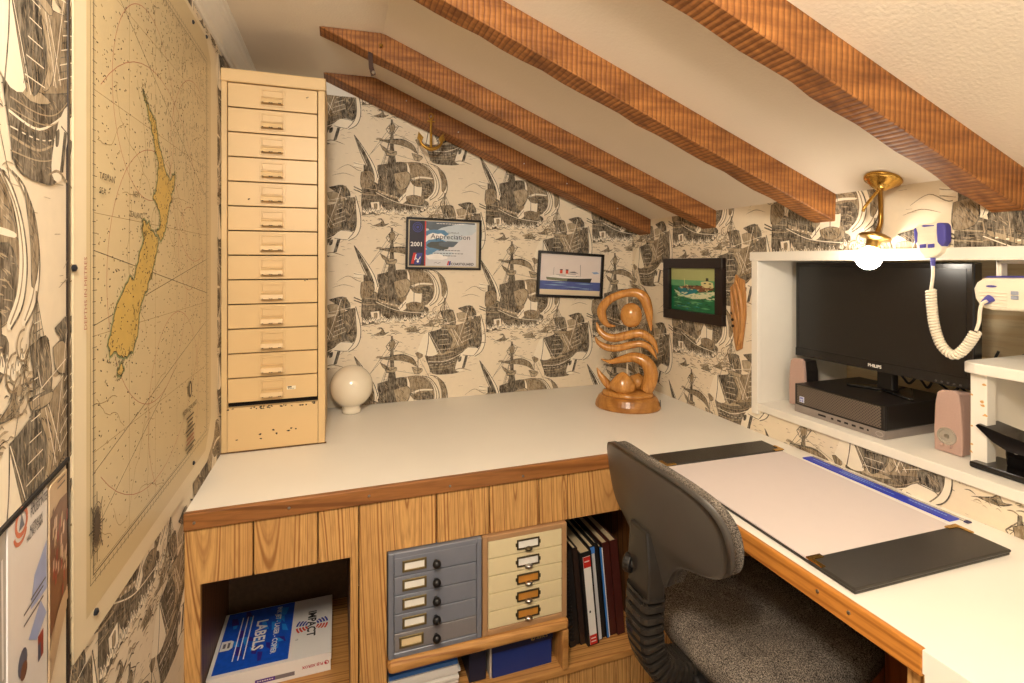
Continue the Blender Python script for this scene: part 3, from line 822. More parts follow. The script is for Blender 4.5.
# ------------------------------------------------------------------ globe lamp shade
gx, gy = .050, 2.076
glass = plain('opal_glass', c(240, 228, 205), .12, var=.02, coat=.6)
prof = [(.028, 0), (.036, .004), (.035, .016), (.032, .024)]
r_ = .081
for k in range(3, 30):
    a = -PI / 2 + PI * k / 30 + .06
    if math.cos(a) * r_ > .033 or k > 5: prof.append((max(.0, r_ * math.cos(a)), .104 + r_ * math.sin(a)))
prof.append((0, .104 + r_))
tag(MB().lathe(prof, (gx, gy, WT), n=40).build('globe_shade', glass, smooth=True), 'white opal glass globe standing on the worktop beside the cream cabinet', 'lamp shade')

# ------------------------------------------------------------------ small drawer units under the worktop
def frame_box(mb, x0, x1, y0, y1, z0, z1, t, mi=0):
    mb.box(x0, x0 + t, y0, y1, z0, z1, mi).box(x1 - t, x1, y0, y1, z0, z1, mi).box(x0 + t, x1 - t, y0, y1, z1 - t, z1, mi).box(x0 + t, x1 - t, y0, y1, z0, z0 + t, mi)
    return mb
SZ = .2845
m_grey = plain('blue_grey_enamel', c(132, 136, 148), .38, var=.12, scale=14, metal=.25)
m_greyl = plain('worn_grey_enamel', c(140, 136, 138), .38, var=.12, scale=14, metal=.25)
m_brassf = plain('dull_brass', c(128, 112, 76), .45, metal=.7)
m_card = plain('white_card', c(238, 234, 224), .7)
m_cardy = plain('yellowed_card', c(232, 206, 160), .7)
m_amber = plain('amber_card', c(190, 128, 48), .6, var=.25)
gu = thing('drawer_unit', 'blue-grey metal five-drawer unit with black ball knobs in the boarded base', 'drawer unit', (.25, 1.5, SZ))
gx0, gx1, gz1, gy0 = .1245, .3775, .5615, YF - .006
mb = frame_box(MB(), gx0, gx1, gy0, 1.70, SZ, gz1, .014); mb.box(gx0 + .014, gx1 - .014, gy0 + .02, gy0 + .024, SZ + .014, gz1 - .014, 1)
mb.build('carcass', [m_grey, m_dark], gu, bevel=.0015, seg=1)
h = (gz1 - SZ - .028) / 5
for k in range(5):
    zt = gz1 - .0145 - k * h
    mt = m_greyl if k == 4 else m_grey
    d = MB().box(gx0 + .0155, gx1 - .0155, gy0 + .001, gy0 + .018, zt - h + .003, zt).build('drawer', mt, gu, bevel=.0008, seg=1)
    a = gx0 + .036 - (.008 if k == 4 else 0); zz = zt - h * .47
    frame_box(MB(), a, a + .064, gy0 - .0025, gy0 + .001, zz - .015, zz + .015, .006).build('card_frame', m_brassf, d, bevel=.0008, seg=1)
    MB().box(a + .005, a + .059, gy0 - .0005, gy0 + .001, zz - .010, zz + .010).build('card', m_cardy if k == 4 else m_card, d)
    MB().lathe([(.005, 0), (.005, .006), (.009, .009), (.0115, .015), (.0105, .021), (.006, .025), (0, .026)], (gx0 + .125, gy0 + .001, zz - .002), (0, -1, 0), 16).build('knob', m_black, d, smooth=True)
cu_ = thing('drawer_unit', 'cream five-drawer unit in a tan frame with label pulls, right of the grey unit', 'drawer unit', (.51, 1.5, SZ))
kx0, kx1 = .3805, .6375
m_tan = plain('tan_enamel', c(176, 136, 96), .45, var=.06)
m_crm2 = plain('pale_cream_enamel', c(226, 210, 168), .42, var=.05)
m_bronze = plain('dark_bronze', c(84, 72, 50), .4, metal=.7)
mb = frame_box(MB(), kx0, kx1, gy0, 1.70, SZ, gz1, .015); mb.box(kx0 + .015, kx1 - .015, gy0 + .02, gy0 + .024, SZ + .015, gz1 - .015, 1)
mb.build('carcass', [m_tan, m_dark], cu_, bevel=.0015, seg=1)
h = (gz1 - SZ - .030) / 5
for k in range(5):
    zt = gz1 - .0155 - k * h
    d = MB().box(kx0 + .0165, kx1 - .0165, gy0 + .001, gy0 + .018, zt - h + .0025, zt).build('drawer', m_crm2, cu_, bevel=.0008, seg=1)
    xm = kx0 + .135; zz = zt - h * .47
    mb = frame_box(MB(), xm - .034, xm + .034, gy0 - .003, gy0 + .001, zz - .014, zz + .014, .004)
    mb.box(xm - .038, xm - .034, gy0 - .002, gy0 + .001, zz - .005, zz + .005).box(xm + .034, xm + .038, gy0 - .002, gy0 + .001, zz - .005, zz + .005)
    mb.build('label_frame', m_bronze, d, bevel=.0008, seg=1)
    MB().box(xm - .031, xm + .031, gy0 - .0005, gy0 + .001, zz - .011, zz + .011).build('card', m_card if k < 2 else m_amber, d)
    MB().lathe([(.011, 0), (.012, .004), (.009, .009), (0, .012)], (xm, gy0 - .002, zz - .014), (0, -1, .15), 14, sy=.55).build('cup_pull', m_bronze if k < 1 else m_steel, d, smooth=True)

# ------------------------------------------------------------------ things on the ledge
m_wp = plain('white_paper', c(232, 228, 222), .75, var=.04)
st = thing('paper_stack', 'stack of loose white papers under the shelf, blue folder on top', 'papers', (.23, 1.54, .132))
rr = random.Random(11)
for k in range(9):
    z = .1325 + k * .0075; a = rr.uniform(-.006, .006)
    MB().box(.135 + a, .318 + a + rr.uniform(0, .01), 1.405 + rr.uniform(-.012, .01), 1.69, z, z + .0068).build('sheaf', m_wp, st)
m_bl = plain('bright_blue_card', c(70, 130, 214), .5, var=.1)
m_bld = plain('deep_blue_card', c(30, 62, 150), .5, var=.2)
fo = thing('folder', 'bright blue folder lying on top of the paper stack', 'folder', (.22, 1.54, .201))
MB().box(.130, .318, 1.395, 1.69, .201, .212).build('folder_cover', m_bl, fo, bevel=.001)
MB().box(.150, .312, 1.402, 1.68, .212, .217).build('inner_sheet', m_bld, fo)
tag(MB().box(.352, .402, 1.40, 1.66, .132, .238).build('box_file', plain('navy_board', c(24, 28, 52), .5), bevel=.002), 'narrow dark navy box between the papers and the blue shoebox', 'box')
sb = thing('shoebox', 'dark blue shoebox under the shelf at its right end', 'box', (.51, 1.5, .132))
MB().box(.420, .603, 1.395, 1.70, .132, .215).build('box_body', plain('navy_box', c(26, 48, 118), .5, var=.08), sb)
mb = MB().box(.417, .606, 1.391, 1.704, .206, .241)
P = Print(mb, (0, 1.391, 0), (1, 0, 0), (0, 0, 1)); 
P.text('asics', .553, .216, .020, 1); P.ring(.543, .222, .006, .002, 1, n=12); P.stroke([(.537, .216), (.541, .221), (.549, .231)], .002, 1)
mb.build('lid', [plain('navy_lid', c(22, 28, 66), .5), plain('gold_print', c(190, 160, 84), .5)], sb)
MB().box(.412, .417, 1.396, 1.70, .133, .236).build('side_flap', plain('grey_card', c(190, 180, 168), .7), sb)

# IMPACT label box
lz0, lz1, lx0, lx1, ly0, ly1 = .1605, .213, -.333, -.018, 1.540, 1.805
lb = thing('label_box', 'blue and white IMPACT labels box lying in the left opening', 'box', ((lx0 + lx1) / 2, (ly0 + ly1) / 2, lz0))
LB = [plain('box_white', c(238, 232, 226), .45, var=.02), plain('box_blue', c(24, 82, 196), .45, var=.35, scale=60), plain('box_indigo', c(58, 40, 140), .45, var=.2), plain('print_red', c(214, 66, 40), .5), plain('print_navy', c(52, 62, 150), .5), m_black, plain('print_purple', c(84, 44, 140), .5), plain('print_grey', c(120, 112, 116), .5), plain('box_crimson', c(190, 40, 62), .5), plain('box_sky', c(40, 140, 226), .45, var=.2, scale=40)]
mb = MB().box(lx0 + .002, lx1 - .002, ly0 + .002, ly1 - .002, lz0, lz1 - .014)
P = Print(mb, (0, ly0 + .002, 0), (1, 0, 0), (0, 0, 1))
P.rect(-.215, lz0 + .010, -.165, lz0 + .021, 6); P.rect(-.165, lz0 + .010, -.115, lz0 + .021, 7)
for k in range(7): P.rect(-.210 + k * .006, lz0 + .014, -.206 + k * .006, lz0 + .017, 0)
P.text('FUJI XEROX', -.040, lz0 + .028, .0105, 8, rot=PI, bold=.03)
P.ring(-.031, lz0 + .025, .005, .002, 8); P.disc(-.033, lz0 + .024, .0028, 8)
mb.build('box_tray', LB, lb)
mb = MB().box(lx0, lx1, ly0, ly1, lz1 - .020, lz1)
P = Print(mb, (lx0, ly1, lz1), (0, -1, 0), (1, 0, 0))      # u runs to the front, v to the right
LY = ly1 - ly0; LX = lx1 - lx0
P.rect(.002, .010, LY - .012, .200, 1)
rr = random.Random(4)
for k in range(26):
    u0, v0 = rr.uniform(.004, LY - .06), rr.uniform(.012, .17); P.poly([(u0, v0), (u0 + rr.uniform(.015, .04), v0 + .004), (u0 + rr.uniform(.02, .045), v0 + rr.uniform(.012, .025)), (u0 + .004, v0 + rr.uniform(.01, .02))], rr.choice((2, 9, 9, 2)))
P.text('LABELS', .060, .098, .043, 0, bold=.025, sx=.95); P.text('INK JET - LASER - COPIER', .012, .150, .020, 0, bold=.02, sx=.92)
for v in (.052, .066, .080): P.rect(.03, v, .215, v + .0028, 0)
P.poly([(.125, .012), (.165, .012), (.165, .036), (.158, .044), (.132, .044), (.125, .036)], 0)
P.rect(.134, .030, .156, .036, 7); P.rect(.136, .018, .154, .025, 7)
for k in range(4):
    r1_ = .018 + k * .0085
    for a0, a1, mi_ in ((1.66, 2.55 - .12 * k, 4), (3.73 + .12 * k, 4.62, 4), (.60 + .12 * k, 1.48, 3), (4.80, 5.68 - .12 * k, 3)): P.ring(.132, .258, r1_, .0055, mi_, n=10, a0=a0, a1=a1)
P.rect(.062, .247, .202, .270, 0)
P.text('IMPACT', .066, .2455, .033, 5, bold=.03)
P.ring(.185, .218, .003, .001, 7)
mb.build('box_lid', LB, lb)

# binders and books standing right of the cream unit, leaning left
m_pages = plain('page_edges', c(206, 184, 146), .8, var=.15, scale=80, stretch=(12, 1, 1))
m_maroon = plain('maroon_cloth', c(70, 26, 20), .5, var=.15)
m_blk2 = plain('black_cloth', c(26, 23, 22), .5)
lean = math.radians(-5.5)
x = .668
BK = [('comb_bound_book', .020, m_blk2, 'black comb-bound book right beside the cream unit'), ('book', .016, m_blk2, 'thin black book second from the cream unit'), ('book', .018, plain('dark_brown_cloth', c(44, 28, 20), .5), 'dark brown book left of the red and white binder'),
      ('binder', .040, m_blk2, 'black binder with a red and white spine label'), ('book', .020, plain('white_spine', c(206, 206, 206), .5), 'white-spined book with a blue band at top'), ('book', .014, m_blk2, 'thin black book between the white and blue spines'),
      ('book', .013, plain('blue_spine', c(50, 120, 200), .5), 'thin book with a bright blue spine'), ('book', .026, m_maroon, 'dark maroon book right of the blue spine'), ('book', .028, m_maroon, 'dark maroon book nearest the chair')]
for i, (nm, w, mt, lab) in enumerate(BK):
    hgt = .295 + (i % 3) * .006
    yf = 1.425 - (.02 if i == 3 else 0) + .006 * (i % 2)
    t = thing(nm, lab, 'book' if nm != 'binder' else 'binder', (x + .012, yf, .132 + .0018), rot=(0, lean, 0))
    w_ = w - .0015
    mb = MB().box(0, .003, 0, .225, 0, hgt).box(w_ - .003, w_, 0, .225, 0, hgt).box(.003, w_ - .003, 0, .003, 0, hgt)
    cov = mb.build('cover', m_blk2 if i in (4, 6) else mt, t, local=True)
    if i not in (0, 1): MB().box(.003, w_ - .003, .003, .215, .004, hgt - .006).build('pages', m_pages, t, local=True)
    else: MB().box(.003, w_ - .003, .003, .215, .004, hgt - .006).build('pages', m_blk2, t, local=True)
    if i == 0:
        for k in range(22): MB().lathe([(.010, -.0022), (.010, .0022)], (w_ / 2, .002, .02 + k * .012), (0, 0, 1), 10, sx=.8, sy=.6).build('comb_ring', m_black, t, local=True)
    if i == 3:
        mb = MB().box(.008, w_ - .006, -.0015, 0, .004, hgt - .014); P = Print(mb, (.008, -.0015, .004), (1, 0, 0), (0, 0, 1))
        W = w_ - .014; P.rect(0, 0, W, .030, 1); P.rect(0, hgt - .052, W, hgt - .018, 1); P.rect(.006, .10, .011, .107, 2)
        for zz in (.008, .018, hgt - .034): P.rect(.004, zz, W - .004, zz + .003, 0)
        mb.build('spine_label', [m_wp, plain('label_red', c(196, 40, 30), .5), m_dark], t, local=True)
    if i == 4:
        MB().box(.003, w_ - .003, -.0015, 0, .002, hgt - .022).build('spine_label', mt, t, local=True)
        MB().box(.002, w_ - .002, -.002, 0, hgt - .022, hgt - .002).build('spine_band', m_bl, t, local=True)
    if i == 6: MB().box(.001, w_ - .004, -.0015, 0, .002, hgt - .002).build('spine_label', mt, t, local=True); MB().box(w_ - .004, w_ - .001, -.0014, 0, .002, hgt - .004).build('spine_edge', m_wp, t, local=True)
    x += w

# ------------------------------------------------------------------ office chair
ch = thing('office_chair', 'dark grey fabric office chair with black plastic back, pulled up to the right desk', 'chair', (.98, .975, 0))
m_fab = None
def fabric():
    m, nt, b = new_mat('grey_tweed')
    vec = coords(nt)
    f = noise(nt, 420, 3, vec, .8)
    f2 = noise(nt, 30, 2, vec)
    col = mix_rgb(nt, c(38, 34, 32), c(176, 164, 150), ramp(nt, f, [(.42, 0.0), (.66, 1.0)]))
    col = mix_rgb(nt, col, c(46, 40, 38), ramp(nt, f2, [(.35, 0.3), (.7, 0.0)]))
    nt.links.new(col, b.inputs['Base Color']); b.inputs['Roughness'].default_value = .95; b.inputs['Specular IOR Level'].default_value = .15
    bump(nt, b, f, .5, .0015)
    return m
m_fab = fabric()
m_shell = plain('grey_black_plastic', c(68, 63, 58), .40, var=.14, scale=18, bmp=.06, bscale=300)
# seat: rounded cushion (superellipse), waterfall front
def seat_mesh(mb, cx, cy, a, b, z0, prof, n=48, e=2.8):
    k0 = len(mb.v)
    for f, z in prof:
        for j in range(n):
            t = 2 * PI * j / n
            x = abs(math.cos(t)) ** (2 / e) * (1 if math.cos(t) > 0 else -1); y = abs(math.sin(t)) ** (2 / e) * (1 if math.sin(t) > 0 else -1)
            dz = -.018 * max(0, x * f) ** 3
            mb.v.append((cx + a * f * x, cy + b * f * y, z0 + z + dz))
    for i in range(len(prof) - 1):
        for j in range(n):
            j2 = (j + 1) % n
            mb.f.append([k0 + i * n + j, k0 + i * n + j2, k0 + (i + 1) * n + j2, k0 + (i + 1) * n + j]); mb.m.append(0)
    mb.f.append([k0 + j for j in range(n)][::-1]); mb.m.append(0)
    mb.f.append([k0 + (len(prof) - 1) * n + j for j in range(n)]); mb.m.append(0)
    return mb
seat_mesh(MB(), 1.006, 1.0, .247, .216, .400, [(.9, 0), (.97, .008), (1, .022), (1.0, .040), (.975, .058), (.92, .068), (.8, .073), (.6, .072), (.35, .068), (.1, .066)]).build('seat', m_fab, ch, smooth=True)
seat_mesh(MB(), 1.006, 1.0, .234, .204, .377, [(.7, 0), (.92, .006), (1, .02), (1, .030)]).build('seat_shell', m_shell, ch, smooth=True)
# backrest outline in (y, z) about its centre
out_ = [(0, .886), (.07, .884), (.13, .876), (.18, .860), (.208, .832), (.218, .798), (.216, .760), (.204, .728), (.180, .712), (.145, .704), (.11, .694), (.082, .672), (.062, .640), (.045, .616), (0, .608)]
out_ = out_ + [(-y, z) for y, z in out_[-2:0:-1]]
out_ = spline(out_ + [out_[0]], 3)[:-1]
BX, BY = .662, .985
def back_x(y, z):
    return BX + .55 * y * y * 1.5 - .16 * (z - .70)
def back_mesh(x_off, bulge, shrink, rim, edge_in):
    mb = MB(); n = len(out_); rings = [0.0, .25, .5, .7, .85, .94, 1.0]
    cy, cz = 0, .745
    for side in (0, 1):
        for f in rings[1:]:
            for y, z in out_:
                yy = (y - cy) * f * shrink + cy; zz = (z - cz) * f * shrink + cz
                base = back_x(yy, zz)
                if side == 0: xx = base + x_off - bulge[0] * (1 - f ** 3)
                else: xx = base + x_off + rim + bulge[1] * (1 - f ** 4)
                mb.v.append((xx, BY + yy, zz))
    R = len(rings) - 1
    c0 = len(mb.v); mb.v.append((back_x(0, cz) + x_off - bulge[0], BY, cz)); c1 = len(mb.v); mb.v.append((back_x(0, cz) + x_off + rim + bulge[1], BY, cz))
    for side in (0, 1):
        o = side * R * n
        for i in range(R - 1):
            for j in range(n):
                j2 = (j + 1) % n
                q = [o + i * n + j, o + i * n + j2, o + (i + 1) * n + j2, o + (i + 1) * n + j]
                mb.f.append(q if side else q[::-1]); mb.m.append(0)
        for j in range(n):
            j2 = (j + 1) % n
            q = [c1 if side else c0, o + j, o + j2]
            mb.f.append(q[::-1] if side else q); mb.m.append(0)
    for j in range(n):
        j2 = (j + 1) % n
        mb.f.append([(R - 1) * n + j, (R - 1) * n + j2, R * n + (R - 1) * n + j2, R * n + (R - 1) * n + j]); mb.m.append(0)
    return mb
back_mesh(0, (.012, 0), 1.0, .018, 0).build('back_shell', m_shell, ch, smooth=True)
back_mesh(.018, (0, .022), .985, .026, 0).build('back_cushion', m_fab, ch, smooth=True)
# spine housing, knob, bellows
hs = MB(); 
pts = [(-.034, .735), (.034, .735), (.042, .66), (.040, .585), (-.040, .585), (-.042, .66)]
hs.prism([(BX - .026, BY + y, z) for y, z in pts], (.045, 0, 0)); hs.build('spine_housing', plain('spine_plastic', c(46, 42, 38), .3), ch, bevel=.005)
kn = MB().lathe([(.012, 0), (.012, .014), (.021, .016), (.022, .030), (.018, .034), (0, .035)], (BX - .012, BY + .016, .634), (-.55, .83, 0), 18).build('knob', m_black, ch, smooth=False, bevel=.002)
bp = spline([(BX - .004, BY, .592, 0), (BX - .008, BY, .53, 0), (BX - .004, BY, .475, .2), (BX + .018, BY, .425, .7), (BX + .06, BY, .398, 1.2), (BX + .10, BY, .390, 1.5)], 8)
mb = MB(); n = 16
path = [Vector(p[:3]) for p in bp]
dense = []
for i in range(len(path) - 1):
    for k in range(4): dense.append(path[i].lerp(path[i + 1], k / 4))
dense.append(path[-1])
k0 = 0; L = len(dense)
for i, p in enumerate(dense):
    t = (dense[min(i + 1, L - 1)] - dense[max(i - 1, 0)]).normalized()
    a = Vector((0, 1, 0)); b_ = t.cross(a).normalized()
    s_ = 1.0 if (i % 11) < 7 else .64
    for j in range(n):
        w = 2 * PI * j / n
        ex = abs(math.cos(w)) ** .45 * (1 if math.cos(w) > 0 else -1); ey = abs(math.sin(w)) ** .45 * (1 if math.sin(w) > 0 else -1)
        mb.v.append(tuple(p + a * (.043 * s_ * ex) + b_ * (.031 * s_ * ey)))
for i in range(L - 1):
    for j in range(n):
        j2 = (j + 1) % n
        mb.f.append([i * n + j, i * n + j2, (i + 1) * n + j2, (i + 1) * n + j]); mb.m.append(0)
mb.build('bellows', plain('black_rubber', c(46, 42, 38), .2, var=.1), ch)
MB().box(BX + .09, 1.06, BY - .055, BY + .055, .345, .400).build('tilt_mechanism', m_black, ch, bevel=.008)
MB().lathe([(.026, .10), (.026, .26), (.018, .262), (.018, .36)], (.98, .985, 0), n=16).build('gas_column', m_black, ch)
for k in range(5):
    a = k * 2 * PI / 5 + .3
    e = Vector((math.cos(a) * .25, math.sin(a) * .25, 0)) + Vector((.98, .985, 0))
    lg = MB().tube([(.98, .985, .115), tuple(e + Vector((0, 0, .085)))], [.028, .016], 8).build('leg', m_black, ch)
    MB().lathe([(.0, -.018), (.024, -.018), (.027, -.01), (.027, .01), (.024, .018), (0, .018)], (e.x, e.y, .027), (math.sin(a), -math.cos(a), 0), 14).box(e.x - .008, e.x + .008, e.y - .008, e.y + .008, .03, .09).build('castor', m_black, lg)

# ------------------------------------------------------------------ desk blotter, ruler
ba = math.atan2(.046, .644)
bl = thing('desk_blotter', 'large white paper desk pad with black leather end flaps and brass corners', 'desk pad', (1.078, .968, WT), -.03)
m_leath = plain('black_leather', c(50, 46, 40), .38, var=.25, scale=60, bmp=.3, bscale=500)
MB().box(-.206, .206, -.325, .325, .0005, .006).build('backing_board', m_leath, bl, local=True, bevel=.002)
MB().box(-.203, .203, -.245, .262, .006, .0085).build('paper', plain('blotting_paper', c(220, 208, 204), .8, var=.02), bl, local=True)
mb = MB().box(-.208, .208, -.327, -.228, .0062, .0125); mb.build('leather_flap', m_leath, bl, local=True, bevel=.003)
mb = MB().box(-.208, .208, .240, .327, .0062, .0125); mb.build('leather_flap', m_leath, bl, local=True, bevel=.003)
m_brass = plain('brass', c(206, 164, 84), .22, metal=1.0, var=.08)
for sx, y in ((-1, -.226), (1, -.226), (1, .238), (-1, .238)):
    d = 1 if y < 0 else -1
    MB().box(sx * .209 - (.034 if sx > 0 else 0), sx * .209 + (0 if sx > 0 else .034), min(y, y - d * .010), max(y, y - d * .010), .012, .0145).box(sx * .2095 - (.010 if sx > 0 else 0), sx * .2095 + (0 if sx > 0 else .010), min(y, y - d * .035), max(y, y - d * .035), .012, .0142).build('brass_corner', m_brass, bl, local=True)
ru = thing('ruler', 'long blue ruler with a clear edge lying behind the desk pad', 'ruler', (1.333, .958, WT), -.018)
mb = MB().box(-.021, .011, -.195, .195, .0003, .0030)
P = Print(mb, (-.021, .195, .0030), (0, -1, 0), (1, 0, 0))
rr = random.Random(2)
for v0, a0, a1 in ((.017, .02, .075), (.020, .11, .20), (.010, .11, .26), (.016, .29, .37)):
    xx = a0
    while xx < a1:
        w = rr.uniform(.003, .007); P.rect(xx, v0, xx + w, v0 + .0035, 1); xx += w + .0016
mb.build('blue_body', [plain('ruler_blue', c(20, 52, 190), .3, var=.08), plain('ruler_print', c(150, 190, 250), .4)], ru, local=True)
m_clear, nt, b = new_mat('clear_plastic')
b.inputs['Transmission Weight'].default_value = .85; b.inputs['Roughness'].default_value = .08; b.inputs['Base Color'].default_value = (.95, .93, .9, 1); b.inputs['IOR'].default_value = 1.45
MB().box(.011, .022, -.208, .195, .0003, .0022).build('clear_edge', m_clear, ru, local=True)
MB().box(.008, .021, -.214, -.205, .0003, .003).build('end_tip', plain('ruler_navy', c(30, 30, 80), .4), ru, local=True)

# ------------------------------------------------------------------ wooden sculpture
sp = thing('wood_sculpture', 'polished wooden sculpture of flowing waves with a ball, on round base at back corner', 'sculpture', (1.112, 1.795, WT + .0006), -.62)
m_scw = wood('golden_polished_wood', c(200, 142, 72), c(158, 100, 44), 'Z', rings=30, distort=4, knots=False, rough=.2, rnd=0, along=.6, spec=.6, bmp=.03)
m_scw2 = wood('base_wood', c(186, 130, 66), c(140, 88, 38), 'X', rings=30, knots=False, rough=.28, rnd=0)
KS = .00072
def Q(x, y, yy=0): return ((x - 725) * KS, yy, .058 + (640 - y) * KS)
MB().lathe([(.128, 0), (.131, .006), (.128, .020), (.117, .042), (.108, .050)], n=48, sy=.80).build('base', m_scw2, sp, local=True, smooth=False, bevel=.002)
MB().lathe([(.100, .048), (.104, .054), (.098, .064), (.080, .068)], n=40, sy=.75).build('upper_plate', m_scw, sp, local=True, smooth=True)
def horn(name, pts, yy=0):
    q = spline([(Q(x, y)[0], yy + k, Q(x, y)[2], r * KS) for x, y, r, k in [(p + (0,))[:4] for p in pts]], 6)
    MB().tube([p[:3] for p in q], [max(.0012, p[3]) for p in q], 14).build(name, m_scw, sp, local=True, smooth=True)
horn('arch', [(658, 270, 4), (612, 262, 15), (585, 220, 24), (582, 170, 26), (625, 118, 24), (700, 85, 22), (770, 78, 26), (815, 105, 30), (838, 170, 25), (846, 235, 15), (853, 288, 4)])
horn('wave', [(552, 250, 3), (566, 292, 15), (604, 328, 22), (655, 336, 24), (722, 318, 24), (792, 304, 24), (840, 325, 23), (872, 362, 15), (890, 412, 3)])
horn('wave', [(543, 335, 3), (560, 366, 13), (610, 394, 20), (670, 394, 21), (740, 374, 21), (800, 364, 20), (848, 388, 17), (884, 446, 3)], .006)
horn('hook', [(578, 460, 3), (630, 472, 13), (700, 454, 22), (765, 440, 29), (825, 465, 36), (852, 520, 39), (845, 575, 40), (825, 625, 36)])
horn('horn', [(553, 510, 3), (572, 548, 15), (604, 590, 22), (635, 622, 20)])
bx, by, bz = Q(745, 203)
mb = MB().lathe([(.0, -.050), (.016, -.048), (.032, -.038), (.042, -.018), (.043, .004), (.039, .024), (.027, .040), (.011, .048), (0, .049)], (bx, 0, bz), n=24, sy=.85)
mb.build('ball', m_scw, sp, local=True, smooth=True)
MB().lathe([(.03, 0), (.055, .020), (.052, .040), (.030, .066), (.012, .082), (0, .086)], (Q(700, 0)[0], -.03, .064), (.05, -.15, 1), 9, sy=.8).build('shell', m_scw, sp, local=True, smooth=True)
MB().lathe([(.02, 0), (.04, .025), (.035, .05), (0, .068)], (Q(775, 0)[0], .035, .064), (.1, .1, 1), 8).build('shell', m_scw, sp, local=True, smooth=True)
MB().tube([(Q(722, 0)[0], .02, .06), (Q(722, 0)[0], .02, .50)], .003, 8).build('rod', plain('pale_rod', c(226, 210, 182), .35), sp, local=True)
MB().box(.126, .129, -.02, .012, .012, .034).build('plaque', m_black, sp, local=True)

# ------------------------------------------------------------------ framed pictures
def picture(name, label, origin, u, v, w, h, fw, fd, fmat, paint, mats, rot=0.0):
    """origin = lower left corner on the wall, u right, v up"""
    o = Vector(origin); u = Vector(u); v = Vector(v); n = u.cross(v)
    u2 = u * math.cos(rot) + v * math.sin(rot); v2 = v * math.cos(rot) - u * math.sin(rot)
    t = thing(name, label, 'picture', tuple(o + u2 * w / 2))
    mb = MB()
    for a0, a1, b0, b1 in ((0, w, 0, fw), (0, w, h - fw, h), (0, fw, fw, h - fw), (w - fw, w, fw, h - fw)):
        q = [o + u2 * x + v2 * y + n * .001 for x, y in ((a0, b0), (a1, b0), (a1, b1), (a0, b1))]
        mb.prism(q, n * fd)
    mb.build('frame', fmat, t, bevel=.0015, seg=1)
    mb = MB()
    q = [o + u2 * x + v2 * y + n * .0012 for x, y in ((fw, fw), (w - fw, fw), (w - fw, h - fw), (fw, h - fw))]
    mb.prism(q, n * .004)
    P = Print(mb, o + u2 * fw + v2 * fw + n * .0052, u2, v2)
    paint(P, w - 2 * fw, h - 2 * fw)
    mb.build('print', mats, t)
    return t
m_fblk = plain('black_frame', c(22, 18, 16), .3)
def ppm(name, r, g_, b, var=.12, sc=40): return plain(name, c(r, g_, b), .35, var=var, scale=sc, spec=.5)
CERT = [ppm('cert_paper', 214, 212, 214, .05), ppm('cert_navy', 40, 34, 52), ppm('cert_red', 206, 56, 46), ppm('cert_white', 240, 236, 232), ppm('cert_blue', 96, 140, 176, .3), ppm('cert_slate', 96, 106, 116, .3), ppm('cert_cloud', 196, 206, 214, .1), ppm('cert_ink', 44, 46, 58), ppm('cert_royal', 60, 62, 140), ppm('cert_cream', 196, 180, 150), ppm('cert_dark', 84, 88, 84, .3)]
def cert(P, W, H):
    P.rect(0, 0, W, H, 9); P.rect(.006, .006, W - .012, H - .004, 0)
    def rw(): return .006
    x0 = .075
    rr = random.Random(8)
    def cloud(x, y, a, b, mi):
        P.poly([(min(W - .014, max(x0, x + a * math.cos(k * PI / 7) * rr.uniform(.75, 1.1))), min(H - .008, max(.012, y + b * math.sin(k * PI / 7) * rr.uniform(.75, 1.1)))) for k in range(14)], mi)
    P.rect(x0, H * .82, W - .02, H - .005, 5); cloud(.14, H * .86, .08, .025, 5); cloud(.22, H * .8, .09, .022, 6); cloud(.12, H * .72, .06, .02, 4); cloud(.25, H * .9, .06, .012, 6)
    cloud(.115, H * .60, .05, .03, 3); cloud(.19, H * .62, .05, .018, 6); cloud(.12, H * .47, .06, .030, 4); cloud(.135, H * .47, .055, .018, 10); cloud(.18, H * .50, .05, .014, 5); cloud(.105, H * .33, .045, .018, 4); cloud(.15, H * .30, .045, .014, 6); cloud(.12, H * .22, .05, .014, 3); cloud(.25, H * .45, .05, .04, 0)
    P.rect(.006, .006, .070, H - .004, 1); P.rect(.070, .006, .0755, H - .004, 2)
    P.text('2001', .011, H * .44, .026, 3, bold=.02)
    P.ring(.040, H * .84, .020, .003, 8, n=20); P.ring(.040, H * .84, .013, .003, 8, n=16); P.disc(.040, H * .84, .006, 8)
    P.poly([(.014, .014), (.026, .014), (.036, H * .3), (.024, H * .3)], 2); P.poly([(.028, .012), (.054, .012), (.062, H * .3), (.038, H * .3)], 8)
    P.stroke([(.030, .030), (.036, H * .27)], .004, 3); P.stroke([(.036, .038), (.044, .028), (.054, H * .22)], .004, 3); P.disc(.043, .024, .005, 3)
    P.text('Appreciation', .095, H * .61, .030, 7, sx=1.12); P.text('Certificate of', .17, H * .735, .009, 7)
    for y, a, b in ((.36, .13, .22), (.295, .11, .24), (.245, .15, .205), (.93, .12, .24)):
        xx = a
        while xx < b: w = rr.uniform(.006, .014); P.rect(xx, H * y, xx + w, H * y + .0025, 7 if y < .9 else 3); xx += w + .003
    P.text('COASTGUARD', .185, H * .055, .0145, 7, bold=.03, sx=1.05); P.poly([(.168, .010), (.174, .010), (.178, .028), (.172, .028)], 2); P.poly([(.175, .010), (.183, .010), (.185, .028), (.179, .028)], 8)
    P.stroke([(.112, .018), (.12, .023), (.128, .017), (.14, .022)], .0015, 7)
p0, p1, p2 = on_y(405, 269, YB), on_y(406, 217, YB), on_y(480, 270, YB)
rot = -.010
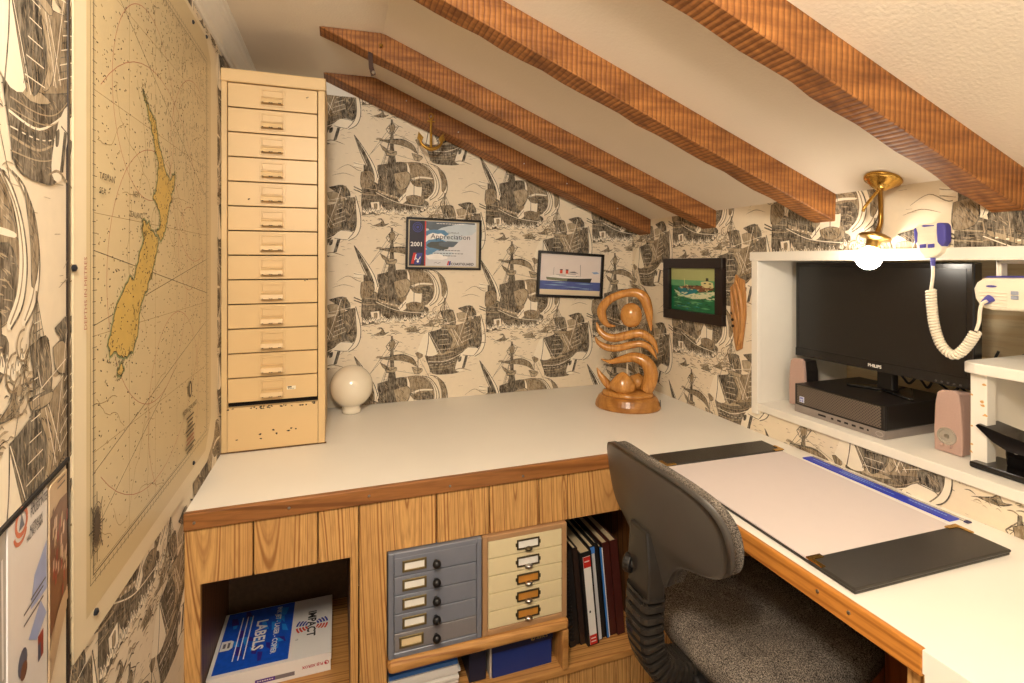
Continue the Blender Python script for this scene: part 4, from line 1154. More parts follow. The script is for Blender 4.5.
picture('framed_certificate', 'black framed Appreciation certificate dated 2001 on the back wall', (p0.x, YB - .001, p0.z), (1, 0, 0), (0, 0, 1), p2.x - p0.x, p1.z - p0.z, .009, .014, m_fblk, cert, CERT, -.02)
LIN = [ppm('liner_sky', 226, 214, 208, .04), ppm('liner_sea', 78, 92, 156, .25), ppm('liner_hull', 52, 50, 46), ppm('liner_white', 238, 232, 226), ppm('liner_red', 214, 74, 44), ppm('liner_sea_light', 140, 170, 206, .2), ppm('liner_green', 120, 124, 96), ppm('liner_cream', 226, 208, 178, .03), ppm('liner_grey', 110, 106, 110)]
def liner(P, W, H):
    P.rect(0, 0, W, H, 0); P.rect(0, 0, W, H * .13, 7); P.rect(0, H * .13, W, H * .34, 1)
    for x, y, a in ((.02, .24, .12), (.12, .20, .10), (.18, .29, .10), (.06, .3, .09), (.2, .17, .08)): P.poly([(x, H * y), (x + a / 2, H * (y + .015)), (x + a, H * y), (x + a / 2, H * (y - .012))], 5)
    s = W / .71; k = lambda x, y: ((x - 118) / 685 * W, (590 - y) / 490 * H)
    P.poly([k(190, 380), k(200, 410), k(420, 425), k(690, 430), k(706, 376), k(560, 384), k(380, 388)], 2); P.poly([k(195, 385), k(204, 408), k(420, 422), k(430, 390)], 6)
    P.poly([k(200, 378), k(260, 358), k(300, 350), k(420, 345), k(560, 350), k(600, 372), k(700, 374), k(560, 384), k(360, 387)], 3)
    for x, y, a in ((300, 345, 110), (330, 360, 200), (430, 330, 90), (520, 358, 60)): P.stroke([k(x, y), k(x + a, y + 4)], .002, 8)
    for x in (354, 418):
        P.poly([k(x - 14, 330), k(x + 14, 330), k(x + 14, 286), k(x - 14, 286)], 4); P.poly([k(x - 15, 290), k(x + 15, 290), k(x + 15, 278), k(x - 15, 278)], 2)
    P.poly([k(432, 310), k(500, 300), k(550, 322), k(470, 318)], 8); P.stroke([k(566, 215), k(572, 350)], .002, 8); P.stroke([k(272, 260), k(268, 350)], .0015, 8); P.stroke([k(690, 430), k(684, 530)], .003, 1)
    P.poly([k(700, 300), k(760, 290), k(790, 310), k(730, 320)], 5)
p0, p1, p2 = on_y(535.5, 296.5, YB), on_y(540, 251, YB), on_y(600.5, 299.5, YB)
picture('framed_picture', 'black framed picture of an ocean liner with two red funnels on the back wall', (p0.x, YB - .001, p0.z), (1, 0, 0), (0, 0, 1), .338, .213, .012, .016, m_fblk, liner, LIN, -.055)
TAN = [ppm('tanker_sky', 172, 176, 116, .06), ppm('tanker_sea', 22, 108, 66, .45, 30), ppm('tanker_sea_pale', 96, 160, 110, .25), ppm('tanker_foam', 214, 214, 178, .1), ppm('tanker_hull', 24, 118, 128), ppm('tanker_deck', 122, 74, 44, .3), ppm('tanker_house', 216, 204, 146), ppm('tanker_dark', 46, 50, 34), ppm('tanker_sea_deep', 12, 74, 46, .3)]
def tanker(P, W, H):
    k = lambda x, y: ((x - 80) / 300 * W, (440 - y) / 330 * H)
    rr = random.Random(31)
    P.rect(0, 0, W, H, 1)
    for _ in range(90):
        x, y = rr.uniform(.01, W - .05), rr.uniform(.004, H * .56); a_ = rr.uniform(.008, .04)
        P.poly([(x, y), (x + a_ / 2, y + rr.uniform(.001, .004)), (x + a_, y), (x + a_ / 2, y - rr.uniform(.001, .003))], rr.choice((2, 4, 8, 8)))
    P.rect(0, H * .72, W, H, 0); P.rect(0, H * .58, W, H * .72, 2)
    P.poly([k(100, 280), k(130, 330), k(200, 338), k(300, 326), k(376, 300), k(372, 280), k(300, 290), k(240, 300), k(140, 300)], 3)
    P.poly([k(126, 262), k(140, 305), k(180, 322), k(250, 296), k(262, 270), k(200, 264)], 4); P.poly([k(130, 262), k(180, 244), k(290, 240), k(360, 250), k(356, 268), k(270, 290), k(250, 270)], 5)
    P.poly([k(280, 212), k(320, 204), k(352, 216), k(358, 250), k(310, 256), k(284, 240)], 6); P.poly([k(312, 182), k(326, 182), k(328, 206), k(310, 206)], 7); P.stroke([k(172, 190), k(176, 250)], .003, 6)
    for _ in range(40):
        x, y = rr.uniform(140, 350), rr.uniform(240, 286); P.rect(*k(x, y), *k(x + rr.uniform(4, 16), y - rr.uniform(2, 7)), rr.choice((7, 5, 6, 7)))
    for _ in range(40):
        x, y = rr.uniform(100, 370), rr.uniform(290, 338); P.poly([k(x, y), k(x + 14, y - 6), k(x + 26, y), k(x + 12, y + 5)], rr.choice((3, 3, 2)))
    for x, y in ((220, 252), (250, 246), (300, 226), (330, 228), (200, 256)): P.rect(*k(x, y), *k(x + 14, y - 8), 7)
    for x, y, a in ((100, 380, 60), (200, 370, 90), (300, 350, 60), (150, 410, 70), (280, 410, 60), (90, 345, 40)): P.poly([k(x, y), k(x + a / 2, y - 8), k(x + a, y), k(x + a / 2, y + 5)], 2)
    P.poly([k(200, 338), k(300, 326), k(350, 312), k(300, 336), k(230, 346)], 3)
m_fdk = plain('dark_brown_frame', c(32, 20, 16), .3)
q0, q1 = on_x(667, 317, XR), on_x(727, 260, XR)
picture('framed_picture', 'dark framed green photograph of a tanker at sea on the right wall', (XR, 1.893, 1.086), (0, -1, 0), (0, 0, 1), .362, .256, .040, .020, m_fdk, tanker, TAN, .004)

# carved wooden plaque right of the tanker
wcv = thing('wood_carving', 'long pointed driftwood carving hung on the right wall beside the tanker picture', 'carving', (XR, 1.465, 1.01))
def cw(x, y): p = on_x(640 + x / 2.73, 170 + y / 2.73, XR); return (p.y, p.z)
m_cv = wood('carved_wood', c(196, 142, 84), c(132, 84, 42), 'Z', rings=60, knots=False, distort=5, rnd=0)
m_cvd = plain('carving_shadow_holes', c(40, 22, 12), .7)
ol = [cw(*p) for p in [(266, 284), (272, 292), (288, 300), (292, 340), (293, 395), (288, 440), (282, 488), (268, 494), (263, 470), (258, 425), (252, 390), (254, 340), (251, 320), (262, 310)]]
mb = MB().prism([(XR - .012, y, z) for y, z in ol], (.0115, 0, 0)).build('body', m_cv, wcv, bevel=.004)
mb = MB()
for pts in ([(262, 312), (270, 350), (278, 400), (280, 450)], [(268, 300), (280, 340), (286, 390), (284, 440), (276, 480)], [(256, 330), (262, 380), (272, 420), (272, 480)]):
    q = spline([cw(*p) for p in pts], 5); mb.tube([(XR - .013, y, z) for y, z in q], [.003 + .004 * math.sin(PI * i / (len(q) - 1)) for i in range(len(q))], 8)
mb.build('ridge', m_cv, wcv, smooth=True)
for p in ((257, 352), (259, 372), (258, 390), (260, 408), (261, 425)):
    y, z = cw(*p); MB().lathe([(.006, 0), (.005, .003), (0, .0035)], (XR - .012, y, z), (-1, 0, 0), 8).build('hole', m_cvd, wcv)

# brass anchor on the back rafter
t = thing('anchor_ornament', 'small brass anchor ornament hanging from the back rafter', 'ornament', (.362, 2.05, 1.82))
ax, ay = on_y(431, 130, 2.046).x, 2.046
az = on_y(431, 148, 2.046).z
m_anc = plain('tarnished_brass', c(176, 134, 58), .35, metal=.8, var=.5, scale=60)
MB().tube([(ax, ay, az), (ax, ay, az + .118)], [.006, .0045], 8).build('shank', m_anc, t)
mb = MB(); mb.tube([(ax + .009 * math.cos(k * PI / 8), ay, az + .128 + .012 * math.sin(k * PI / 8)) for k in range(17)], .0028, 6); mb.build('ring', m_anc, t)
MB().tube([(ax - .016, ay, az + .108), (ax + .016, ay, az + .108)], .0032, 6).build('stock', m_anc, t)
q = spline([(ax - .050, az + .052), (ax - .040, az + .018), (ax - .018, az), (ax, az - .004), (ax + .018, az), (ax + .040, az + .018), (ax + .050, az + .052)], 4)
MB().tube([(x, ay, z) for x, z in q], [.003 + .005 * math.sin(PI * i / (len(q) - 1)) for i in range(len(q))], 8).build('arms', m_anc, t, smooth=True)
for s in (-1, 1):
    MB().prism([(ax + s * .050, ay - .002, az + .062), (ax + s * .030, ay - .002, az + .040), (ax + s * .038, ay - .002, az + .022), (ax + s * .056, ay - .002, az + .034)], (0, .005, 0)).build('fluke', m_anc, t)
MB().lathe([(.003, 0), (.003, .012)], (ax, 2.056, az + .128), (0, -1, 0), 8).build('peg', m_steel, t)

# ------------------------------------------------------------------ computer things in the niche
m_mon = plain('monitor_bezel', c(26, 23, 22), .22, var=.08)
m_scr = plain('monitor_screen', c(20, 18, 17), .30, var=.1, scale=6, spec=.6)
m_gloss = plain('gloss_black', c(20, 18, 18), .12, var=.1)
MX = 1.50
my1, my0, mz0, mz1 = 1.343, .822, 1.006, 1.327
mo = thing('monitor', 'black widescreen monitor standing in the white niche', 'monitor', (MX + .05, (my0 + my1) / 2, NZ0))
MB().box(MX, MX + .035, my0, my1, mz0, mz1).build('case', m_mon, mo, bevel=.004)
mb = MB().box(MX - .001, MX + .004, my0 + .016, my1 - .016, mz0 + .030, mz1 - .016); mb.build('screen', m_scr, mo)
mb = MB(); mb.box(MX - .002, MX + .002, my0 + .002, my1 - .002, mz0 + .001, mz0 + .028)
P = Print(mb, (MX - .002, my1, mz0), (0, -1, 0), (0, 0, 1)); P.text('PHILIPS', .275, .011, .0125, 1, 'CENTER', bold=.03)
for k in range(5): P.rect(.435 + k * .014, .006, .440 + k * .014, .010, 2)
mb.build('lower_bezel', [m_mon, plain('logo_silver', c(226, 220, 210), .4), plain('bezel_marks', c(90, 84, 80), .4)], mo, bevel=0)
MB().box(MX + .05, MX + .075, 1.05, 1.10, NZ0 + .099, 1.12).build('stand_neck', m_black, mo, bevel=.006)
MB().prism([(MX + .02, 1.17, NZ0 + .0915), (MX + .06, 1.09, NZ0 + .0915), (MX + .02, .99, NZ0 + .0915), (MX + .03, .98, NZ0 + .0915), (MX + .15, 1.06, NZ0 + .0915), (MX + .15, 1.10, NZ0 + .0915), (MX + .03, 1.18, NZ0 + .0915)], (0, 0, .008)).build('stand_foot', m_gloss, mo, bevel=.002)
# desktop computer
px, py0, py1 = 1.400, .970, 1.256
pc = thing('desktop_computer', 'black slim desktop computer with mesh front on the niche shelf', 'computer', (px + .04, (py0 + py1) / 2, NZ0))
PX1 = 1.488
m_pc = plain('computer_black', c(30, 26, 24), .35, var=.1)
m_pcs = plain('computer_silver', c(150, 140, 134), .4, metal=.35)
MB().box(px + .006, PX1 + .20, py0, py1, NZ0 + .024, NZ0 + .091).build('case', m_pc, pc, bevel=.003)
MB().box(px + .004, PX1 + .20, py0 - .0005, py1 + .0005, NZ0 + .0005, NZ0 + .024).build('lower_case', m_pcs, pc, bevel=.002)
mb = MB().box(px, px + .008, py0, py1, NZ0 + .024, NZ0 + .091); 
mb.build('front_panel', m_pc, pc, bevel=.002)
def mesh_mat():
    m, nt, b = new_mat('perforated_grille')
    vo = nt.nodes.new('ShaderNodeTexVoronoi'); vo.inputs['Scale'].default_value = 170; vo.inputs['Randomness'].default_value = 0.0
    nt.links.new(coords(nt, (1, 1, 1), 0, (.785, 0, 0)), vo.inputs['Vector'])
    nt.links.new(ramp(nt, vo.outputs['Distance'], [(.30, c(8, 7, 7)), (.46, c(104, 92, 82))]), b.inputs['Base Color']); b.inputs['Roughness'].default_value = .4
    return m
MB().box(px - .0015, px + .002, py0 + .010, py1 - .010, NZ0 + .030, NZ0 + .088).build('grille', mesh_mat(), pc)
mb = MB().box(px - .001, px + .006, py0, py1, NZ0 + .001, NZ0 + .0245)
P = Print(mb, (px - .001, py1, NZ0), (0, -1, 0), (0, 0, 1))
for x, w in ((.085, .026), (.128, .008), (.148, .012), (.170, .012), (.193, .012), (.216, .012)): P.rect(x, .011, x + w, .0165, 1)
P.disc(.240, .014, .003, 1); P.ring(.272, .013, .010, .0012, 2, ry=.006)
mb.build('port_strip', [m_pcs, m_dark, plain('port_ring', c(190, 180, 172), .3)], pc)
mb = MB().box(px - .003, px - .0015, py1 - .036, py1 - .020, NZ0 + .036, NZ0 + .054); P = Print(mb, (px - .003, py1 - .020, NZ0 + .036), (0, -1, 0), (0, 0, 1)); P.rect(.002, .002, .007, .008, 1); P.rect(.009, .002, .014, .008, 1); P.rect(.002, .010, .014, .016, 1)
mb.build('sticker', [plain('sticker_pale', c(210, 214, 232), .4), plain('sticker_blue', c(130, 140, 196), .4)], pc)
# speakers
m_spk = plain('mauve_plastic', c(178, 148, 136), .5, var=.06, scale=200)
m_silv = plain('silver_badge', c(190, 184, 172), .25, metal=.6)
def speaker(y0, x0, label, badge):
    t = thing('speaker', label, 'speaker', (x0 + .03, y0 + .031, NZ0), 0)
    f = [(0, 0), (.062, 0), (.063, .05), (.060, .12), (.056, .148), (.046, .156), (.016, .160), (.007, .152), (.003, .12), (-.001, .05)]
    mb = MB().prism([(x0, y0 + y, NZ0 + .001 + z) for y, z in f], (.012, 0, 0)); mb.build('front_shell', m_spk, t, bevel=.003)
    f2 = [(.002, 0), (.060, 0), (.057, .12), (.050, .150), (.012, .152), (.005, .12)]
    MB().prism([(x0 + .012, y0 + y, NZ0 + .001 + z) for y, z in f2], (.055, 0, 0)).build('cabinet', plain('speaker_black', c(30, 26, 25), .4) if not badge else m_spk, t, bevel=.004)
    if badge:
        MB().lathe([(.022, 0), (.021, .003), (.016, .004), (.015, .002), (0, .002)], (x0, y0 + .033, NZ0 + .043), (-1, 0, 0), 24, sx=1, sy=1).build('badge', m_silv, t)
        for yy in (.024, .042): MB().lathe([(.004, 0), (.004, .006), (.002, .007)], (x0 - .001, y0 + yy, NZ0 + .020), (-1, 0, 0), 10).build('button', m_spk, t)
        MB().lathe([(.006, 0), (.005, .003), (0, .004)], (x0 - .002, y0 + .033, NZ0 + .043), (-1, 0, 0), 12).build('knob', m_steel, t)
    return t
speaker(.822, 1.455, 'mauve computer speaker with oval silver badge right of the desktop computer', True)
speaker(1.270, 1.458, 'mauve computer speaker in the far corner of the niche behind the computer', False)
# cables under the monitor
rr = random.Random(6)
for k in range(6):
    y = .90 + k * .055
    pts = spline([(1.70 + rr.uniform(-.02, .05), y + .05, .99), (1.70, y, .96), (1.69 + rr.uniform(-.02, .02), y - .03, .952), (1.72, y - .05 + rr.uniform(-.03, .03), 1.01), (1.74, y - .06, 1.08)], 6)
    tag(MB().tube(pts, .0035, 6).build('cable', m_black, smooth=True), 'black cable looping behind the desktop computer under the monitor', 'cable', 'cables under the monitor')

# small white shelf at the right of the niche with a cradle
sh = thing('small_shelf', 'small white painted shelf with a worn post at the right of the niche', 'shelf', (1.5, .62, NZ0))
sx0, sy1, sz0, sz1 = 1.405, .800, 1.066, 1.092
MB().prism([(sx0 + .03, sy1, sz0), (sx0 + .008, sy1 - .006, sz0), (sx0, sy1 - .03, sz0), (sx0, .32, sz0), (NX - .002, .32, sz0), (NX - .002, sy1, sz0)], (0, 0, sz1 - sz0)).build('board', m_white, sh, bevel=.003)
mb = MB().box(1.428, 1.462, .757, .790, NZ0 + .0005, sz0)
P = Print(mb, (1.428, .790, NZ0), (0, -1, 0), (0, 0, 1)); rr = random.Random(9)
chip_marks(P, rr, 4, .002, .005, .03, .2, 1, .006); chip_marks(P, rr, 5, .024, .031, .08, .2, 1, .007)
mb.build('post', [m_white, plain('bare_worn_wood', c(206, 160, 98), .7)], sh, bevel=.002)
MB().box(1.462, 1.70, .775, .788, NZ0 + .0005, sz0).build('side_panel', m_white, sh)
MB().box(1.640, 1.655, .33, .775, NZ0 + .0005, sz0).build('back_panel', m_ply, sh)
MB().box(1.62, 1.64, .752, .775, NZ0 + .0005, sz0).build('post', m_white, sh)
# black cradle
m_gloss = plain('gloss_black', c(20, 18, 18), .12, var=.1)
cr = thing('charging_cradle', 'glossy black charging cradle on the niche shelf under the small white shelf', 'charger', (1.44, .66, NZ0))
MB().prism([(1.408, .782, NZ0 + .001), (1.402, .55, NZ0 + .001), (1.50, .55, NZ0 + .001), (1.505, .782, NZ0 + .001)], (0, 0, .014)).build('foot', m_gloss, cr, bevel=.004)
st_ = [(1.455, NZ0 + .014), (1.475, NZ0 + .014), (1.470, NZ0 + .04), (1.478, NZ0 + .065), (1.452, NZ0 + .065), (1.450, NZ0 + .04)]
MB().prism([(x, .735, z) for x, z in st_], (0, -.15, 0)).build('stem', m_gloss, cr, bevel=.004)
prf = [(.775, .098), (.770, .104), (.72, .094), (.64, .082), (.56, .080), (.56, .062), (.66, .058), (.715, .058), (.742, .07)]
MB().prism([(1.418, y, NZ0 + z) for y, z in prf], (.075, 0, 0)).build('handset_rest', m_gloss, cr, bevel=.005)
MB().lathe([(.004, 0), (.004, .01)], (1.43, .70, NZ0 + .060), (-1, 0, 0), 10).build('contact', m_steel, cr)

# ------------------------------------------------------------------ marine radio, microphone, coiled cord
m_rad = plain('ivory_plastic', c(232, 222, 200), .35, var=.03)
m_rblue = plain('violet_blue_rubber', c(72, 68, 150), .5, var=.08)
rx = 1.362
ra = thing('marine_radio', 'ivory marine radio hung under the niche top at the right', 'radio', (rx + .05, .66, 1.222))
f = [(.748, 1.268), (.742, 1.282), (.728, 1.293), (.50, 1.298), (.50, 1.228), (.715, 1.222), (.735, 1.228), (.745, 1.246)]
MB().prism([(rx, y, z) for y, z in f], (.10, 0, 0)).build('case', m_rad, ra, bevel=.006, seg=3)
MB().prism([(rx + .002, y, z) for y, z in [(.728, 1.2935), (.50, 1.299), (.50, 1.302), (.722, 1.2965)]], (.09, 0, 0)).build('top_gasket', m_rblue, ra)
for k in range(5):
    z = 1.2635 - k * .0075
    MB().prism([(rx - .002, .738 - .002 * k, z), (rx - .002, .686, z - .001), (rx - .002, .686, z - .0035), (rx - .002, .738 - .002 * k, z - .003)], (.004, 0, 0)).build('grille_rib', m_rad, ra, bevel=.001, seg=1)
MB().lathe([(.010, 0), (.009, .002), (0, .0025)], (rx - .0005, .714, 1.2745), (-1, 0, 0), 18, sx=1.0, sy=.26).build('badge', m_rblue, ra)
for k, z in enumerate((1.262, 1.252)):
    b_ = MB().box(rx - .003, rx, .666, .679, z - .004, z + .004).build('button', plain('grey_blue_button', c(150, 156, 170), .4), ra, bevel=.001)
MB().box(rx - .002, rx + .001, .52, .655, 1.236, 1.288).build('display', plain('dark_display', c(60, 62, 58), .2), ra)
mb = MB(); mb.box(rx + .03, rx + .055, .712, .722, 1.296, NZ1); mb.box(rx + .03, rx + .055, .50, .722, 1.324, NZ1)
mb.build('mounting_bracket', m_rad, ra, bevel=.003)
# microphone hung on the wall
mp = on_x(932.5, 241, XR - .02)
mi = thing('hand_microphone', 'ivory and blue hand microphone clipped to the wall above the niche', 'microphone', (mp.x, mp.y, mp.z - .045))
mx = XR - .034
def mc(pts, x, d, name, mat, par=mi, bev=.004): return MB().prism([(x, mp.y - a, mp.z + b) for a, b in pts], (d, 0, 0)).build(name, mat, par, bevel=bev, seg=3)
mc([(-.030, .036), (-.024, .042), (.026, .042), (.032, .034), (.032, -.004), (.024, -.028), (.010, -.040), (-.010, -.040), (-.022, -.028), (-.030, -.004)], mx, .026, 'body', m_rad)
mc([(.016, .042), (.030, .042), (.036, .034), (.036, -.002), (.028, -.016), (.018, -.004), (.016, .02)], mx - .0015, .024, 'grip', m_rblue)
mc([(-.033, .032), (-.028, .034), (-.024, .02), (-.025, -.004), (-.031, -.006)], mx - .0015, .024, 'grip', m_rblue)
for a in (-.012, .006): mc([(a - .006, -.008), (a + .007, -.007), (a + .007, -.016), (a - .006, -.017)], mx - .004, .005, 'button', m_rblue, bev=.001)
for k in range(4): mc([(-.022, .026 - k * .008), (.014, .026 - k * .008), (.014, .022 - k * .008), (-.022, .022 - k * .008)], mx - .002, .003, 'grille_rib', m_rad, bev=.001)
mc([(-.016, .037), (-.010, .034), (.012, .035), (.012, .037), (-.010, .039)], mx - .001, .002, 'badge', m_rblue, bev=0)
MB().box(XR - .010, XR - .0005, mp.y - .012, mp.y + .012, mp.z - .005, mp.z + .02).build('wall_clip', m_steel, mi)
pts = [on_x(u, v, XR - .024) for u, v in ((932.5, 255), (933, 262), (933, 268))]
cord = thing('coiled_cord', 'ivory coiled cord looping from the microphone to the radio', 'cord', tuple(on_x(945, 356, XR - .024)))
MB().tube(pts, [.0055, .005, .004], 10).build('strain_relief', m_rblue, cord)
pts = spline([tuple(on_x(u, v, XR - .026)) for u, v in ((933, 266), (933, 276), (931, 290))], 6)
MB().tube(pts, .0036, 8).build('straight_lead', m_rad, cord, smooth=True)
pth = spline([tuple(on_x(u, v, XR - .028)) for u, v in ((931, 290), (932, 308), (935, 328), (942, 346), (954, 355), (966, 347), (976, 332))], 24)
pth = [Vector(p) for p in pth]
L = [0]
for i in range(1, len(pth)): L.append(L[-1] + (pth[i] - pth[i - 1]).length)
tot = L[-1]; turns = int(tot / .0068); N = turns * 12
hel = []; a = Vector((1, 0, 0))
j = 0
for i in range(N + 1):
    s_ = tot * i / N
    while j < len(L) - 2 and L[j + 1] < s_: j += 1
    p = pth[j].lerp(pth[j + 1], (s_ - L[j]) / max(1e-6, L[j + 1] - L[j]))
    tdir = (pth[min(j + 2, len(pth) - 1)] - pth[max(0, j - 1)]).normalized()
    bb = tdir.cross(a).normalized(); w = 2 * PI * i / 12
    hel.append(p + (a * math.cos(w) + bb * math.sin(w)) * .0082)
MB().tube(hel, .0034, 6).build('coil', m_rad, cord, smooth=True)
pts = spline([tuple(on_x(u, v, XR - .028)) for u, v in ((976, 331), (979, 322), (980, 311), (982, 304), (987, 301))], 6)
MB().tube(pts, .0036, 8).build('straight_lead', m_rad, cord, smooth=True)
q1_, q2_ = on_x(983, 303, XR - .026), on_x(991, 298, rx - .002)
MB().tube([q1_, q1_.lerp(q2_, .6), q2_], [.005, .008, .009], 12).build('plug', m_rblue, cord)

# ------------------------------------------------------------------ ceiling lamp
nrm = Vector((SLOPE, 0, -1)).normalized()          # down from the sloping ceiling
lbx = 1.330; lby = .926
lc = Vector((lbx, lby, zc(lbx)))
la = thing('ceiling_lamp', 'small brass swivel lamp with a lit bare bulb on the sloping ceiling', 'lamp', tuple(lc))
MB().lathe([(.041, 0), (.043, .003), (.041, .008), (.036, .009), (.033, .011), (.028, .019), (.018, .027), (.010, .031), (0, .032)], lc, nrm, 32).build('ceiling_rose', m_brass, la, smooth=True)
cup = Vector((1.340, .952, 1.399)); bulb = Vector((1.322, .958, 1.338))
q = spline([tuple(lc + nrm * .028), (1.352, .948, 1.468), (1.352, .949, 1.43), tuple(cup)], 8)
MB().tube(q, .0058, 10).build('arm', plain('old_brass_arm', c(150, 112, 52), .3, metal=1), la, smooth=True)
MB().tube(spline([tuple(lc + nrm * .028), (1.318, .962, 1.478), (1.312, .966, 1.462)], 5), [.004] * 11, 8).build('lever', m_brass, la, smooth=True)
ax_ = (bulb - cup).normalized()
MB().lathe([(.008, -.008), (.020, -.004), (.034, .002), (.037, .006), (.034, .010), (.020, .012), (.016, .020), (.015, .034), (.013, .036)], cup, ax_, 28).build('cup', plain('tarnished_brass_cup', c(150, 116, 62), .35, metal=1, var=.3, scale=60), la, smooth=True)
m_bulb, nt, b = new_mat('lit_bulb')
b.inputs['Base Color'].default_value = (1, 1, 1, 1); b.inputs['Emission Color'].default_value = (1.0, .90, .76, 1); b.inputs['Emission Strength'].default_value = BULB_STRENGTH
nz = nt.nodes.new('ShaderNodeTexNoise'); nz.inputs['Scale'].default_value = 1
r_ = .030
pf = [(.012, -.034), (.014, -.028)] + [(r_ * math.cos(a), r_ * math.sin(a)) for a in [-1.0 + k * (PI / 2 + 1.0) / 12 for k in range(12)]] + [(0, r_)]
MB().lathe(pf, bulb, ax_, 24).build('bulb', m_bulb, la, smooth=True)

# ------------------------------------------------------------------ nautical chart on the left wall
CHX = XL + .004
def CP(u, v): p = on_x(u, v, CHX); return (p.y, p.z)
cz0, cz1, cy0, cy1 = .785, 1.948, .838, 1.700
chart = [plain('chart_margin', c(226, 210, 178), .45, var=.03, scale=8), plain('chart_sheet', c(208, 188, 146), .4, var=.05, scale=5), plain('chart_land', c(202, 168, 86), .45, var=.08, scale=40), plain('chart_ink', c(70, 56, 40), .5, var=.3), plain('chart_line', c(150, 122, 82), .5), plain('chart_magenta', c(176, 104, 84), .5), plain('chart_shore', c(140, 150, 104), .5, var=.3), m_black, plain('chart_torn_edge', c(236, 226, 208), .7)]
ct = thing('nautical_chart', 'large yellowed nautical chart of New Zealand pinned to the left wall', 'chart', (CHX, (cy0 + cy1) / 2, cz0))
mb = MB().prism([(XL + .0012, y, z) for y, z in [(cy0, cz0), (cy1 - .13, cz0 + .0), (cy1 - .05, cz0 + .035), (cy1 - .012, cz0 + .10), (cy1, cz0 + .2), (cy1, cz1 - .10), (cy1 - .03, cz1 - .03), (cy1 - .08, cz1), (cy0, cz1)]], (.0028, 0, 0))
P = Print(mb, (CHX, 0, 0), (0, 1, 0), (0, 0, 1))
ty0, ty1, tz0, tz1 = .874, 1.615, .822, 1.935
P.poly([(ty0, tz0), (ty1 - .06, tz0), (ty1, tz0 + .07), (ty1, tz1 - .05), (ty1 - .05, tz1), (ty0, tz1)], 1)
fy0, fy1, fz0, fz1 = .896, 1.566, .872, 1.868
for d, w in ((0, .0022), (.010, .0012), (-.004, .0008)):
    P.stroke([(fy0 - d, fz0 - d), (fy1 + d, fz0 - d), (fy1 + d, fz1 + d), (fy0 - d, fz1 + d), (fy0 - d, fz0 - d)], w, 3)
rr = random.Random(21)
def inf(y, z): return fy0 + .004 < y < fy1 - .004 and fz0 + .004 < z < fz1 - .004
# latitude and longitude lines, bearing lines, arcs
for y in (1.03, 1.16, 1.30, 1.43): P.stroke([(y, fz0), (y, fz1)], .0008, 4)
for z in (1.05, 1.22, 1.40, 1.58, 1.75): P.stroke([(fy0, z), (fy1, z)], .0008, 4)
for a, b in (((fy0, 1.345), (fy1, 1.245)), ((fy0, 1.235), (fy1, 1.335)), ((fy0, 1.80), (fy1, 1.50)), ((fy0, 1.02), (fy1, 1.17)), ((fy0, .93), (1.3, 1.10))): P.stroke([a, b], .0012, 3)
for cy, cz, r in ((1.16, 1.30, .22), (1.16, 1.30, .36), (1.12, 1.62, .16), (1.45, 1.55, .2), (1.30, 1.02, .18), (1.4, 1.36, .09)):
    seg = []
    for k in range(61):
        y, z = cy + r * math.cos(k * PI / 30), cz + r * 1.1 * math.sin(k * PI / 30)
        if inf(y, z): seg.append((y, z))
        else:
            if len(seg) > 2: P.stroke(seg, .0011, 5)
            seg = []
    if len(seg) > 2: P.stroke(seg, .0011, 5)
# depth contours
for k in range(26):
    y, z = rr.uniform(fy0, fy1), rr.uniform(fz0, fz1); seg = []; a = rr.uniform(0, 6)
    for s_ in range(30):
        if not inf(y, z): break
        seg.append((y, z)); a += rr.uniform(-.5, .5); y += .010 * math.cos(a); z += .010 * math.sin(a)
    if len(seg) > 4: P.stroke(seg, .0009, 4)
def Z5(x, y): return CP(60 + x / 3.106, 60 + y / 3.106)
def Z6(x, y): return CP(60 + x / 3.106, 260 + y / 3.106)
north = [Z5(*p) for p in [(255, 85), (261, 115), (272, 160), (279, 195), (289, 240), (295, 290), (304, 315), (303, 355), (298, 400), (288, 425), (300, 445), (308, 470), (311, 510), (298, 540), (312, 560), (324, 535), (332, 490), (338, 452), (346, 435), (343, 418), (352, 395), (356, 350), (340, 372), (328, 350), (318, 310), (311, 285), (301, 240), (295, 190), (280, 165), (264, 120)]]
south = [Z5(*p) for p in [(258, 495), (268, 510), (274, 500), (282, 535), (302, 550), (301, 575), (288, 640), (280, 683)]] + [Z6(*p) for p in [(286, 30), (268, 90), (250, 130), (245, 170), (237, 232), (225, 280), (205, 308), (190, 298), (174, 286), (155, 297), (149, 270), (160, 210), (170, 150), (190, 108), (215, 58)]] + [Z5(*p) for p in [(228, 683), (246, 600), (258, 560), (254, 520)]]
stew = [Z6(*p) for p in [(190, 318), (197, 335), (184, 364), (175, 352), (181, 330)]]
for land in (north, south, stew):
    jag = []
    for i in range(len(land)):
        a, b = land[i], land[(i + 1) % len(land)]
        for k in range(4):
            t = k / 4; jag.append((a[0] + (b[0] - a[0]) * t + rr.uniform(-.003, .003), a[1] + (b[1] - a[1]) * t + rr.uniform(-.004, .004)))
    P.stroke(jag + [jag[0]], .008, 6); P.poly(jag, 2); P.stroke(jag + [jag[0]], .0016, 3)
    for p in jag:
        P.thin = True
        for _ in range(2):
            y, z = p[0] + rr.gauss(0, .010), p[1] + rr.gauss(0, .010)
            if inf(y, z): P.stroke([(y, z), (y + rr.uniform(-.006, .006), z + rr.uniform(-.006, .006))], .0014, 3)
    P.thin = False
